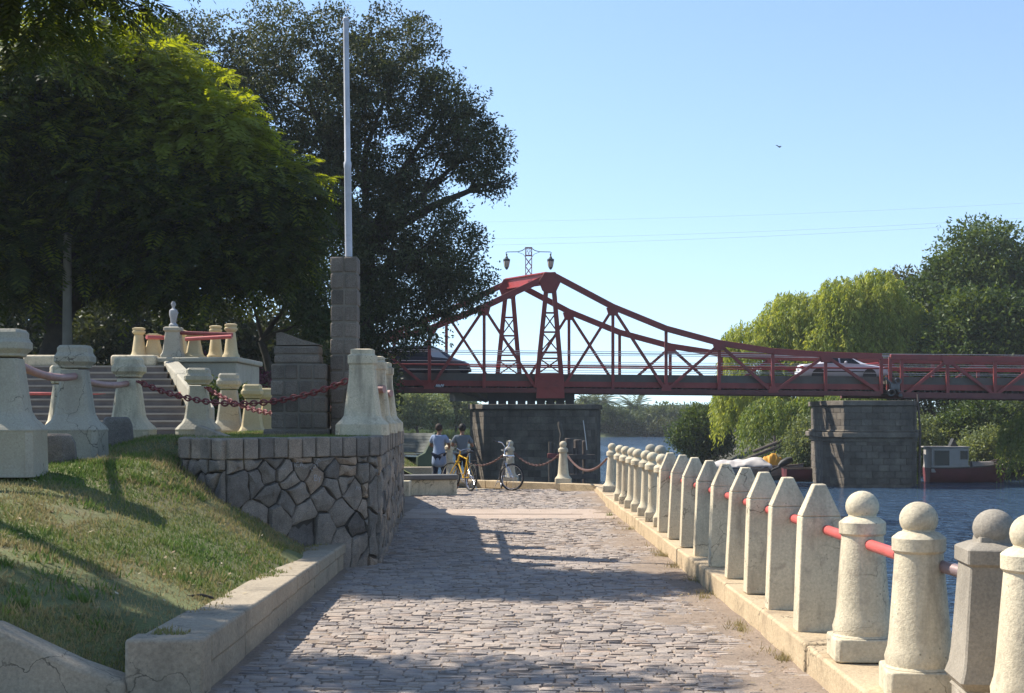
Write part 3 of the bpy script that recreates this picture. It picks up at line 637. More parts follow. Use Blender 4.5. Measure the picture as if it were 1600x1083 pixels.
# rails and chains
def rail(label, pts, r, m, joints=(), jm=None, name='pipe_rail', group=None):
    t = thing(name, label, 'rail', pts[0], 0, group); P0 = Vector(pts[0])
    MB().tube([Vector(p) - P0 for p in pts], r, 12).build('pipe', m, t)
    for p, d in joints:
        a = Vector(p) - P0; d = Vector(d).normalized(); MB().tube([a - d * .03, a + d * .03], r * 1.1, 12).build('joint_ring', jm or m, t)
    return t
R0 = [(float(np.interp(y, [8.2, 14, 20.3], [2.27, 2.215, 2.10])), y, .935) for y in (8.25, 9.0, 10.2, 12, 14, 16, 18, 19.7)]
t = rail('red pipe rail running through the tops of the pointed slab bollards', R0, .036, M_PIPE, [((2.262, 9.55, .935), (0, 1, 0)), ((2.275, 8.15, .93), (0, 1, 0))], M_CHAIN)
d = Vector(R0[0]); MB().tube([(0, 0, 0), (.17, -.62, -.03), (.24, -.85, -.04)], .036, 12).build('bare_pipe_end', M_PIPEM, t)
def sag(a, b, s, n=12): a, b = Vector(a), Vector(b); return [a.lerp(b, i / n) - Vector((0, 0, s * 4 * (i / n) * (1 - i / n))) for i in range(n + 1)]
rail('faded pink pipe sagging between the two nearest shaded square bollards', sag((-4.93, 14.1, 2.26), (-5.15, 16.6, 2.22), .06), .042, M_PIPEF, [((-5.04, 15.35, 2.18), (0, 1, -.02))])
rail('faded pink pipe between the second shaded square bollard and the sunlit one', sag((-5.18, 16.8, 2.20), (-5.33, 19.5, 2.20), .05), .042, M_PIPEF)
rail('faded pink pipe end coming in from the left edge to the nearest square bollard', [(-6.4, 13.4, 2.4), (-5.5, 13.76, 2.31), (-5.1, 13.8, 2.29)], .042, M_PIPEF)
def chain(label, a, b, s, pitch=.062, r=.009, m=M_CHAIN, R=.026):
    pts = sag(a, b, s, 80); L_ = [0]
    for p, q in zip(pts, pts[1:]): L_.append(L_[-1] + (q - p).length)
    n = int(L_[-1] / pitch); o = MB(); c0 = Vector(a)
    for i in range(n):
        l = (i + .5) * L_[-1] / n; j = max(k for k in range(80) if L_[k] <= l); t = (l - L_[j]) / max(1e-6, L_[j + 1] - L_[j]); p = pts[j].lerp(pts[j + 1], t); d = (pts[j + 1] - pts[j]).normalized()
        up = Vector((0, 0, 1)) if i % 2 else d.cross(Vector((0, 0, 1))); ax = d.cross(up).normalized()
        o.torus(p - c0, R, r, ax, 14, 6, (pitch * .72) / R, d)
    ob = o.build('chain', m); ob.location = c0; return tag(ob, label, 'chain', 'hanging chains')
chain('thick rusty red chain from the sunlit square bollard across the monument to the wall corner', (-5.18, 19.5, 2.23), (-2.05, 17.5, 2.19), .30, .085, .0125, R=.034)
chain('shorter rusty red chain from the bollard by the stair drooping behind the monument', (-4.98, 22.9, 2.22), (-2.1, 19.7, 2.02), .34, .085, .0125, R=.034)
chain('thin rusty chain hanging in front of the water, from the quay corner bollard', (2.0, 29.6, .86), (1.33, 33.6, .8), .3, .055, .009, M_CHAINR, .022)
chain('thin rusty chain in front of the dark bridge pier, between two quay bollards', (1.12, 33.8, .82), (.06, 34.65, .84), .28, .055, .009, M_CHAINR, .022)
chain('thin reddish chain behind the yellow bicycle, in front of the sunlit pier edge', (-.16, 34.85, .84), (-1.5, 36.25, .8), .32, .055, .009, M_CHAINR, .022)
rail('pink pipe rail linking the three cream bollards along the wall edge', [(-1.86, 17.6, 2.08), (-1.93, 19.7, 2.1), (-2.0, 22.1, 2.08), (-2.02, 22.35, 2.08)], .05, M_PIPEF)
rail('short pink pipe stub on the side of the second cream bollard on the wall', [(-1.93, 19.5, 2.12), (-1.76, 19.42, 2.12)], .055, M_PIPEF)
rail('short pink pipe stub on the side of the furthest cream bollard on the wall', [(-2.03, 21.8, 2.1), (-1.86, 21.7, 2.1)], .055, M_PIPEF)

# ------------------------------------------------------------------ stair, upper terrace
def stair():
    t = thing('staircase', 'wide flight of dark stone steps with pale sunlit edges up to the terrace', 'stairs', (-8.4, 28, 1.36)); n = 10
    for nm in ('steps', 'tread_edges'):
        b = MB()
        for i in range(n):
            y0 = i * .34; z1 = (i + 1) * .15; xr = float(np.interp(i, [0, n], [2.12, .55]))
            if nm == 'steps': b.slab([(-7, y0 + .02, i * .15 - .02), (xr, y0 + .02, i * .15 - .02), (xr, 3.6, i * .15 - .02), (-7, 3.6, i * .15 - .02)], (0, 0, .135))
            else: b.slab([(-7, y0, z1 - .035), (xr, y0, z1 - .035), (xr, y0 + .4, z1 - .035), (-7, y0 + .4, z1 - .035)], (0, 0, .037))
        b.build(nm, M_STEP if nm == 'steps' else M_TREAD, t, smooth=False)
    b = MB()                                 # the flaring side wall
    P = [(.62, 3.45), (1.2, 2.2), (1.75, 1.0), (2.15, .0)]; top = [1.62, 1.30, .93, .56]
    for (x0, y0), (x1, y1), za, zb in zip(P, P[1:], top, top[1:]):
        b.add([(x0, y0, -.05), (x0 + .34, y0, -.05), (x1 + .34, y1, -.05), (x1, y1, -.05), (x0, y0, za), (x0 + .34, y0, za), (x1 + .34, y1, zb), (x1, y1, zb)],
              [(3, 2, 1, 0), (4, 5, 6, 7), (0, 1, 5, 4), (1, 2, 6, 5), (2, 3, 7, 6), (3, 0, 4, 7)])
    b.build('side_wall', M_CREAMG, t, bevel=.03)
    rt = MB().tube([(-4.6, 1.6, .86), (4.0, 1.9, .86)], .035, 10).build('handrail', M_PIPE, t)
stair()
t = thing('terrace_parapet', 'cream concrete terrace wall with a flat ledge at the head of the steps', 'wall', (-6.6, 29.5, 1.36))
MB().prism([(-2.25, 2.35), (-1.3, 2.05), (.48, 1.75), (.48, 4.6), (-2.25, 4.6)], -.02, 1.58).build('wall_body', M_CREAMG, t, bevel=.02)
MB().prism([(-2.3, 2.27), (-1.3, 1.97), (.55, 1.66), (.55, 4.7), (-2.3, 4.7)], 1.583, 1.70).build('ledge', M_CREAMG, t, bevel=.03, seg=3)
for x0, x1, lab in ((-10.9, -9.6, 'cream ledge at the top of the steps, left of the shaded bollards'), (-8.95, -7.95, 'cream rounded ledge at the top of the steps, behind the sunlit bollard')):
    b = MB().box((x0 + x1) / 2, 31.6, 2.98, x1 - x0, .5, .26); tag(b.build('stone_ledge', M_CREAM, bevel=.06, seg=3), lab, 'ledge')
TB = [(.2, -.12), (.2, 0), (.165, .05), (.15, .12), (.105, .50), (.095, .53), (.13, .56), (.15, .59), (.15, .62), (.12, .64), (.145, .67), (.145, .7), (.1, .715)]
def terrace_post(px, py_top, py_bot, Y, label, m=M_YELLOW, ws=1.0, sq=None, cap=True):
    b = PX(px, py_bot, Y); a = PX(px, py_top, Y); h = a.z - b.z; k = h / .715
    t = thing('terrace_bollard', label, 'bollard', b, 0, 'small bollards on the upper terrace')
    sh = [p for p in TB if p[1] <= .53]; cp = [p for p in TB if p[1] >= .53]
    MB().lathe([(r * ws, z * k) for r, z in sh], square=sq, n=20).build('shaft', m, t); MB().lathe([(r * ws, z * k) for r, z in cp], square=sq, n=20).build('cap', m, t, angle=50)
    return t
terrace_post(217, 512, 556, 32.2, 'slender cream terrace bollard above the steps, leftmost with a round cap', M_YELLOW)
terrace_post(240, 522, 556, 32.4, 'plain cream terrace bollard under the red rail, beside the leftmost slender one', M_YELLOW, 1.15, .2)
terrace_post(283, 516, 556, 33, 'cream terrace bollard half hidden behind the big statue pedestal', M_YELLOW, .9, .2)
terrace_post(304, 519, 557, 32.2, 'bright yellow square terrace bollard right of the statue pedestal', M_YELLOW, 1.1, .25)
terrace_post(337, 509, 556, 32.6, 'slender terrace bollard with round cap, between the yellow one and the last one', M_YELLOW)
terrace_post(361, 506, 556, 32.2, 'slender ochre terrace bollard, last at the right end of the terrace', M_YELLOW)
pb = PX(271, 558, 31.9); t = thing('statue_pedestal', 'large cream tapering pedestal on the terrace ledge carrying a small grey statue', 'pedestal', pb)
MB().lathe([(.25, -.06), (.25, .03), (.215, .09), (.2, .16), (.155, .56), (.19, .6), (.19, .66), (.15, .68)], square=.12).build('pedestal_body', M_CREAMG, t)
s = thing('statue', 'small pale grey statue on the large cream pedestal under the tree', 'statue', pb + Vector((0, 0, .68)))
b = MB().lathe([(.1, 0), (.1, .05), (.06, .09), (.075, .2), (.1, .3), (.09, .38), (.035, .42), (.03, .45), (.05, .49), (.055, .53), (.03, .58)], n=14); b.build('figure', mat('grey_statue_stone', (.33, .33, .33), .8, .25, 8, .5, 30), s)
for a, b_, lab, m in ((PX(229, 527, 31.5), PX(262, 528, 31.9), 'short red rail between the leftmost terrace bollards and the pedestal', M_PIPE), (PX(279, 520, 31.9), PX(364, 523, 32), 'dark red rail along the terrace bollards right of the pedestal', M_CHAIN), (PX(290, 530, 31.5), PX(362, 526, 31.3), 'bright red rail behind the dark one on the right of the terrace', M_PIPE)):
    rail(lab, [a, a.lerp(b_, .5), b_], .045, m)

# ------------------------------------------------------------------ bench corner at the end of the path
t = thing('low_steps_wall', 'low cream wall with a dark grey coping at the left end of the path', 'wall', (-1.9, 31, 0))
MB().prism([(-1.2, -.5), (-.32, -.5), (-.3, -.02), (.68, .18), (.64, .5), (-1.2, .4)], -.1, .34).build('wall_body', M_CREAM, t, bevel=.02)
MB().prism([(-1.25, -.16), (-.30, -.14), (.72, .12), (.66, .56), (-1.25, .46)], .345, .45).build('coping', mat('dark_grey_coping', (.13, .125, .12), .85, .2, 4, .3, 30), t, bevel=.02)
MB().prism([(-1.2, .5), (.1, .6), (.1, .95), (-1.2, .9)], .2, .60).build('back_step', M_KERBG, t, bevel=.02)
def bench():
    t = thing('park_bench', 'green park bench with worn slats and solid concrete ends on the grass', 'bench', (-2.42, 35.6, .36), math.radians(-42))
    side = [(-.30, 0), (.32, 0), (.30, .38), (.06, .46), (-.30, .98), (-.38, .96), (-.36, .4)]
    for x in (-1.15, .3):
        b = MB(); b.slab([(x, -y, z) for y, z in side], (.09, 0, 0)); b.build('bench_end', M_GREEN, t, bevel=.012)
    b = MB()
    for i in range(6):
        k = (i + .5) / 6; y, z = .02 + .32 * k, .46 + .48 * k; b.slab([(-1.06, y - .035, z - .045), (.3, y - .035, z - .045), (.3, y + .025, z + .035), (-1.06, y + .025, z + .035)], (0, -.03, .02))
    b.build('backrest', M_SLAT, t)
    b = MB()
    for i in range(4): b.box(-.38, -.25 + i * .1, .42, 1.36, .075, .03)
    b.build('seat', M_SLAT, t)
    MB().box(-.38, 0, .2, 1.3, .08, .3).build('rear_board', M_GREEN, t)
bench()
# ------------------------------------------------------------------ the swing bridge
YB = 75.5; SH = Vector((-2.2, 3.8, .02))         # near truss plane, and the shift across the deck to the far truss
def N(px, py): p = PX(px, py, YB); return Vector((p.x, YB, p.z))
def interp_y(pts, x): return float(np.interp(x, [p[0] for p in pts], [p[1] for p in pts]))
BOT = [(500, 608), (620, 609), (880, 610.5), (1290, 614.5), (1376, 615.5)]
TOPR = [(868, 432), (957.6, 479.5), (1040.7, 513.5), (1123.8, 536), (1207.5, 549), (1290, 554.5), (1377, 557)]
TOPL = [(857, 432), (756.5, 479.5), (671, 514), (588, 536), (500, 549)]
def deck_y(x): return 582 + (x - 620) * .0088
def truss(bridge, off):
    t = bpy.data.objects.new('truss', None); COL.objects.link(t); t.parent = bridge; t.location = off
    P = lambda x, y: N(x, y)
    def chord(name, pts, w_, h, m):
        b = MB()
        for p, q in zip(pts, pts[1:]): b.bar(P(*p), P(*q), w_, h)
        # lacing plates: the open slots along the chord
        return b.build(name, m, t, bevel=.012)
    chord('top_chord', TOPR, .34, .31, M_RED); chord('top_chord', TOPL, .34, .31, M_RED)
    chord('bottom_chord', BOT, .3, .26, M_REDD)
    nodesR, nodesL = [957.6, 1040.7, 1123.8, 1207.5, 1290, 1377], [756.5, 671, 588, 500]
    for x in nodesR + nodesL:
        yt = interp_y(TOPR if x > 860 else TOPL[::-1], x); yb = interp_y(BOT, x)
        MB().bar(P(x, yt), P(x, yb), .14, .165).build('vertical', M_RED, t, bevel=.01)
    dg = [((881, 604), (957.6, 482)), ((957.6, 482), (1040.7, 611)), ((1040.7, 611), (1123.8, 538)), ((1123.8, 538), (1207.5, 613)), ((1207.5, 613), (1290, 556)), ((1290, 556), (1377, 615)),
          ((836, 604), (756.5, 482)), ((756.5, 482), (671, 609)), ((671, 609), (588, 538)), ((588, 538), (500, 608))]
    for a, b in dg:
        A, B = P(*a), P(*b); o = MB(); d = Vector((0, .085, 0))
        o.bar(A + d, B + d, .05, .15); o.bar(A - d, B - d, .05, .15); n = int((B - A).length / .55)
        for i in range(1, n): p = A.lerp(B, i / n); o.box(p.x, p.y, p.z, .09, .13, .05)
        o.build('diagonal', M_RED, t)
    for x, y, up in [(957.6, 486, 0), (1123.8, 541, 0), (1290, 559, 0), (756.5, 486, 0), (588, 541, 0), (1040.7, 606, 1), (1207.5, 609, 1), (671, 603, 1)]:
        s = .3 if not up else .25; p = P(x, y); q = [(-1.15, .55), (1.15, .35 if x > 860 else .75), (.75, -.8), (-.75, -.8)] if not up else [(-1.2, -.7), (1.2, -.7), (.55, .7), (-.55, .7)]
        if x < 860 and not up: q = [(-a, b) for a, b in q][::-1]; q = [(-1.15, .35), (1.15, .75), (.75, -.8), (-.75, -.8)]
        b = MB(); poly = [p + Vector((a * s, -.19, c * s)) for a, c in q]; b.slab(poly, (0, .38, 0)); b.build('gusset_plate', M_RED, t)
    # tower: two leaning lattice legs under a splayed head
    for (xa, ya), (xb, yb) in (((853.5, 452), (838, 606)), ((865.5, 452), (878.5, 606))):
        MB().bar(P(xa, ya), P(xb, yb), .34, .25).build('tower_leg', M_RED, t, bevel=.012)
    b = MB(); ys = [489, 519, 551, 560, 584]
    ex = lambda y, s: float(np.interp(y, [452, 606], [853.5, 838] if s < 0 else [865.5, 878.5]))
    for y in ys: b.bar(P(ex(y, -1), y), P(ex(y, 1), y), .16, .09)
    for y0, y1 in ((489, 519), (519, 551), (560, 584)):
        b.bar(P(ex(y0, -1), y0), P(ex(y1, 1), y1), .05, .07); b.bar(P(ex(y0, 1), y0) + Vector((0, .06, 0)), P(ex(y1, -1), y1) + Vector((0, .06, 0)), .05, .07)
    b.build('tower_lacing', M_RED, t)
    hd = [(842, 439), (848.5, 430), (850, 426.5), (867.5, 425.5), (871.5, 431), (876, 441), (869, 456), (866, 458), (852, 458), (847, 453)]
    b = MB(); b.slab([P(*q) + Vector((0, -.24, 0)) for q in hd][::-1], (0, .48, 0)); b.build('tower_head', M_RED, t, bevel=.02)
    b = MB(); b.slab([P(*q) + Vector((0, -.22, 0)) for q in ((840, 584), (880, 584), (882, 622), (838, 622))], (0, .44, 0))
    for a, c in (((842, 588), (878, 620)), ((878, 588), (842, 620))): b.bar(P(*a) + Vector((0, -.25, 0)), P(*c) + Vector((0, -.25, 0)), .05, .09)
    for y in (586, 603, 621): b.bar(P(840, y) + Vector((0, -.25, 0)), P(880, y) + Vector((0, -.25, 0)), .06, .1)
    b.build('tower_base', M_RED, t)
    return t
def deck(bridge, x0, x1, m_gird=M_RED):
    P = lambda x, y, o=0: N(x, y) + Vector((0, o, 0)); a0, a1 = N(x0, deck_y(x0)), N(x1, deck_y(x1)); S0 = SH.copy(); S0.z = 0; u = S0.normalized() * .35
    def para(z, th, i=0.0):
        d = Vector((0, 0, z)); q = S0.normalized() * i; return [a0 + d + q, a1 + d + q, a1 + S0 - q + d, a0 + S0 - q + d], Vector((0, 0, -th))
    b = MB(); b.slab(*para(-.22, .16, .46)); b.build('deck_slab', M_DECK, bridge)
    b = MB(); b.slab(*para(-.212, .004, .48)); b.build('roadway', M_ASPH, bridge)
    for s in (0, 1):
        q = S0.normalized() * (.34 if s == 0 else -.34) + S0 * s + Vector((0, 0, -.2)); b = MB(); b.bar(a0 + q, a1 + q, .2, .4); b.build('deck_edge', M_DECK, bridge)
    for s in (0, 1):
        b = MB(); q0, q1 = N(x0, deck_y(x0) + 16) + S0 * s, N(x1, deck_y(x1) + 16) + S0 * s; ins = S0.normalized() * (.32 if s == 0 else -.32); b.bar(q0 + ins, q1 + ins, .18, .3)
        b.build('edge_girder', m_gird, bridge)
    b = MB(); n = int((x1 - x0) / 9)
    for i in range(n):
        x = x0 + (i + .5) * (x1 - x0) / n; c = N(x, deck_y(x) + 21.5); d = S0.normalized() * .3; b.bar(c + d, c + S0 - d, .3, .12, up=(0, 0, 1))
    b.build('floor_beams', M_DARKST, bridge)
def railing(bridge, x0, x1, off, posts):
    t = bpy.data.objects.new('railing', None); COL.objects.link(t); t.parent = bridge; t.location = off
    a, c = N(x0, deck_y(x0)), N(x1, deck_y(x1)); z = lambda h: Vector((0, 0, h))
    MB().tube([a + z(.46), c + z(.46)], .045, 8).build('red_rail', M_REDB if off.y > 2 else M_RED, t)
    for h in (.2, .66, 1.15, 1.24): MB().tube([a + z(h), c + z(h)], .017, 6).build('wire', M_WIRE, t)
    return t
bridge = thing('bridge', 'red steel swing bridge with a peaked lattice tower, crossing the river on two stone piers', 'bridge', (0, 0, 0))
truss(bridge, Vector((0, 0, 0))); truss(bridge, SH)
deck(bridge, 500, 1383)
u = SH.normalized(); u.z = 0
railing(bridge, 500, 1383, u * .45, 0); railing(bridge, 500, 1383, SH - u * .45, 0)
# portal beam between the tower heads
a, c = N(860, 434), N(860, 434) + SH; b = MB(); b.bar(a, c, .5, .42, up=(0, 0, 1)); b.bar(a + Vector((0, 0, .27)), c + Vector((0, 0, .27)), .06, .62, up=(0, 0, 1)); b.bar(a - Vector((0, 0, .27)), c - Vector((0, 0, .27)), .06, .62, up=(0, 0, 1))
b.build('portal_beam', M_REDB, bridge)
# turning gear under the tower
b = MB(); g0 = N(762, 626); g1 = N(898, 626); dS = Vector((SH.x, SH.y, 0)); b.slab([g0 + Vector((0, .2, -.0)), g1 + Vector((0, .2, -.0)), g1 + dS, g0 + dS], (0, 0, .5))
for i in range(9): p = g0.lerp(g1, (i + .5) / 9); b.box(p.x, p.y + .1, 2.46, .44, .4, .24)
b.bar(N(722, 612), N(760, 628) + Vector((0, .3, 0)), .1, .12); b.bar(N(745, 613), N(762, 628), .1, .1)
b.build('turning_gear', M_DARKST, bridge)
scr = mat('white_scrawl_paint', (.6, .6, .6), .8, .2, 10); b = MB()
for i, (x0, x1) in enumerate(((681.5, 683), (683, 684.5), (685, 686), (686, 687.5), (688.5, 690), (690.5, 692), (692, 693.6))): b.bar(N(x0, 600.5 if i % 2 else 604.5) + Vector((0, -.17, 0)), N(x1, 604.5 if i % 2 else 600.5) + Vector((0, -.17, 0)), .01, .05)
b.build('white_writing', scr, bridge)
# fixed approach span to the right
span = thing('approach_span', 'low red truss span continuing right from the swing bridge past the second pier', 'bridge', (0, 0, 0))
T2 = [(1391, 557.5), (1480.6, 560), (1554.6, 561), (1629, 562), (1703, 563), (1777, 564)]; B2 = [(1404, 617), (1777, 622)]
for s in (0, 1):
    t = bpy.data.objects.new('truss', None); COL.objects.link(t); t.parent = span; t.location = SH * s
    b = MB()
    for p, q in zip(T2, T2[1:]): b.bar(N(*p), N(*q), .3, .27)
    b.build('top_chord', M_RED, t, bevel=.012); MB().bar(N(*B2[0]), N(*B2[1]), .34, .3).build('bottom_chord', M_REDD, t)
    for x in (1391, 1409, 1480.6, 1554.6, 1629, 1703): MB().bar(N(x, interp_y(T2, x)), N(x, interp_y(B2, x) if x > 1400 else 598), .14, .17).build('vertical', M_RED, t, bevel=.01)
    for q0, q1 in (((1480.6, 563), (1416, 615)), ((1480.6, 563), (1554.6, 618)), ((1554.6, 618), (1629, 563)), ((1629, 563), (1703, 619)), ((1703, 619), (1777, 565))):
        A, B = N(*q0), N(*q1); o = MB(); d = Vector((0, .085, 0)); o.bar(A + d, B + d, .05, .15); o.bar(A - d, B - d, .05, .15); o.build('diagonal', M_RED, t)
    for x in (1480.6, 1629): p = N(x, interp_y(T2, x) + 4); b = MB(); b.slab([p + Vector((a_ * .3, -.2, c_ * .3)) for a_, c_ in ((-1.3, .6), (1.3, .6), (.8, -.7), (-.8, -.7))], (0, .4, 0)); b.build('gusset_plate', M_RED, t)
deck(span, 1392, 1777)
railing(span, 1388, 1777, u * .45, 0); railing(span, 1388, 1777, SH - u * .45, 0)
b = MB(); p = N(1400, 604); b.torus(p + Vector((.05, -.2, .28)), .14, .06, (0, 1, 0)); b.torus(p + Vector((-.3, -.2, -.32)), .17, .06, (0, 1, .3)); b.box(p.x - .1, p.y - .1, p.z, .5, .3, .3); b.bar(p + Vector((-.6, 0, .5)), p + Vector((.5, -.1, -.6)), .1, .1)
b.ball(p.x + .15, p.y - .3, p.z - .5, .13, n=10, k=6); b.build('lock_gear', mat('worn_dark_metal', (.08, .08, .085), .4, .5, 5, metal=.6), span)
rail('red stop bar with a pointed end across the gap between bridge and approach span', [N(1390, 584) + SH * .5 + Vector((0, 0, .5)), N(1418, 580) + SH * .5 + Vector((0, 0, .45)), N(1432, 589) + SH * .5 + Vector((0, 0, .4))], .09, M_REDB, name='barrier_bar')

# ------------------------------------------------------------------ piers
def pier(name, label, xa, xb, ch, back, ztop, mold, Y=74):
    t = thing(name, label, 'bridge pier', ((xa + xb) / 2, Y + 3, WZ)); o = Vector(t.location)
    def fp(e): return [(xa - o.x - e * .6, Y - o.y - e), (xb - o.x + e * .6, Y - o.y - e), (xb - o.x + ch + e, Y - o.y + 1.7), (xb - o.x + ch + .5 + e, Y - o.y + 7 + e), (xa - o.x - ch + .5 - e, Y - o.y + 7 + e), (xa - o.x - ch - e, Y - o.y + 1.7)]
    def courses(z0, z1, e, ch_=.34):
        b = MB(); z = z0; n = max(1, round((z1 - z0) / ch_)); h = (z1 - z0) / n
        for c in range(n):
            P = fp(e)
            for (x0, y0), (x1, y1) in zip(P, P[1:] + P[:1]):
                L_ = math.hypot(x1 - x0, y1 - y0); k = max(1, round(L_ / .62)); rz = math.atan2(y1 - y0, x1 - x0)
                for i in range(k):
                    f0 = (i + (.5 if c % 2 else 0)) / k; f1 = min(1, f0 + 1 / k); f0 = max(0, f0)
                    if c % 2 and i == k - 1: f1 = 1
                    if c % 2 and i == 0: pass
                    m_ = (f0 + f1) / 2; b.tone = min(1, max(0, random.gauss(.4, .25))); jit = random.uniform(0, .045)
                    b.box(x0 + (x1 - x0) * m_ + .13 * math.sin(-rz) * -1 * -1 - jit * 0, y0 + (y1 - y0) * m_ + .13 * math.cos(rz) - jit, z + h / 2, L_ * (f1 - f0) - .008, .3, h - .008, rz)
                if c % 2:
                    b.tone = .4; b.box(x0 + (x1 - x0) * .25 / k + .13 * math.sin(-rz), y0 + (y1 - y0) * .25 / k + .13 * math.cos(rz), z + h / 2, L_ * .5 / k - .008, .3, h - .008, rz)
            z += h
        return b
    H = ztop - WZ
    MB().prism(fp(-.02), -1.5, H - .02).build('core', M_MORTAR, t)
    b = courses(-1.2, H - .3, 0); b.build('stone_courses', M_PIER, t, bevel=.014)
    b = MB(); b.tone = .5; b.prism(fp(.14), H - .26, H); b.build('cap_course', M_PIER, t, bevel=.03)
    if mold:
        b = MB(); b.tone = .6; b.prism(fp(.28), mold - WZ, mold + .28 - WZ); b.prism(fp(.1), mold - .22 - WZ, mold - WZ - .003); b.prism(fp(.14), mold + .285 - WZ, mold + .4 - WZ); b.build('string_course', M_PIER, t, bevel=.05)
    return t
pier('bridge_pier', 'broad dark stone pier under the bridge tower, standing in the water past the quay', -1.45, 3.75, .75, 7, 2.36, None, Y=72.9)
pier('bridge_pier', 'stone pier with a projecting band halfway up, under the right end of the swing span', 17.2, 20.7, .72, 7, 2.55, .62, Y=72.9)
t = thing('mooring_dolphin', 'cluster of dark old timber mooring posts bolted together in front of the pier', 'mooring posts', (2.5, 62, WZ))
for dx, dy, r, h in ((0, 0, .2, 2.72), (.42, .5, .2, 2.65), (.25, .2, .12, 2.3), (.72, .7, .1, 2.6)): MB().tube([(dx, dy, -1.5), (dx + .02, dy, 1.2), (dx, dy, h)], [r * 1.05, r, r * .95], 10).build('post', M_WOOD, t, bevel=.03)
for z, x0, x1 in ((1.9, -.15, 1.15), (1.05, -.1, 1.2)): MB().box((x0 + x1) / 2, -.25, z, x1 - x0, .16, .22).build('crossbar', M_WOOD, t, bevel=.02)
MB().tube([(-.36, .1, 0), (-.36, .1, 2.6), (-.3, .1, 2.9), (-.4, .15, 3.3), (-.42, .15, 3.45)], [.06, .06, .08, .09, .05], 8).build('pole', M_BARKL, t)
MB().tube([(.8, 0, 2.2), (.72, 0, 2.9), (.64, 0, 3.5)], .02, 8).build('pale_rod', M_WIRE, t)
t2 = thing('mooring_stake', 'slim grey mooring stakes with a rusty red band, left of the timber posts', 'mooring stake', (1.62, 60, WZ))
for dx, h in ((0, 2.6), (.16, 2.55), (.3, 2.3)): MB().tube([(dx, 0, -1), (dx, 0, h)], .06, 8).build('stake', M_BARKL, t2)
MB().box(.2, -.02, 2.0, .62, .2, .2).build('band', M_CHAIN, t2, bevel=.02)

# ------------------------------------------------------------------ lamp on the portal
pb = N(860, 434) + SH * .52 + Vector((0, 0, .3)); t = thing('street_lamp', 'double street lamp on a small red lattice mast on top of the bridge portal', 'street lamp', pb)
M_IRON = mat('lamp_iron', (.05, .06, .06), .45, .2, 5); M_LGL = mat('lamp_glass', (.5, .42, .32), .25, .1, 3, spec=.6)
b = MB()
for sx in (-1, 1):
    for sy in (-1, 1): b.bar((sx * .17, sy * .17, 0), (sx * .17, sy * .17, 1.55), .04, .04)
for z0 in (0, .48):
    for s_ in (-1, 1):
        b.bar((-.17, s_ * .17, z0 + .04), (.17, s_ * .17, z0 + .5), .025, .03); b.bar((.17, s_ * .17 + .02, z0 + .04), (-.17, s_ * .17 + .02, z0 + .5), .025, .03)
        b.bar((s_ * .17, -.17, z0 + .04), (s_ * .17, .17, z0 + .5), .03, .025, up=(1, 0, 0))
for z in (.02, 1.1, 1.53): b.box(0, 0, z, .4, .4, .035)
for s_ in (-1, 1):
    b.torus((s_ * .08, -.17, 1.2), .06, .015, (0, 1, 0), 14, 5, 2.0, (0, 0, 1)); b.torus((s_ * .08, -.17, 1.42), .05, .015, (0, 1, 0), 14, 5)
b.build('lattice_mast', mat('faded_red_paint', (.36, .2, .2), .6, .2, 5), t)
for sx in (-1, 1):
    b = MB(); b.tube([(sx * .17, 0, 1.5), (sx * .35, 0, 1.38), (sx * .6, 0, 1.31), (sx * 1.2, 0, 1.3), (sx * 1.26, 0, 1.25), (sx * 1.2, 0, 1.2)], .022, 8); b.tube([(sx * .17, 0, 1.0), (sx * .3, 0, 1.18), (sx * .6, 0, 1.29)], .014, 6); b.build('arm', M_IRON, t)
    l = bpy.data.objects.new('lantern', None); COL.objects.link(l); l.parent = t; l.location = (sx * 1.21, 0, 1.2)
    b = MB(); b.lathe([(.012, 0), (.05, -.02), (.035, -.12), (.07, -.16), (.09, -.24), (.19, -.30), (.195, -.37), (.17, -.39)], n=16); b.build('lantern_cap', M_IRON, l)
    MB().lathe([(.16, -.40), (.165, -.46), (.1, -.74)], n=12).build('lantern_glass', M_LGL, l)
    b = MB(); b.lathe([(.1, -.735), (.1, -.78), (.05, -.86), (.01, -.88)], n=12)
    for k in range(6): a_ = math.pi * k / 3; b.tube([(.178 * math.cos(a_), .178 * math.sin(a_), -.38), (.112 * math.cos(a_), .112 * math.sin(a_), -.75)], .012, 5)
    b.build('lantern_frame', M_IRON, l)

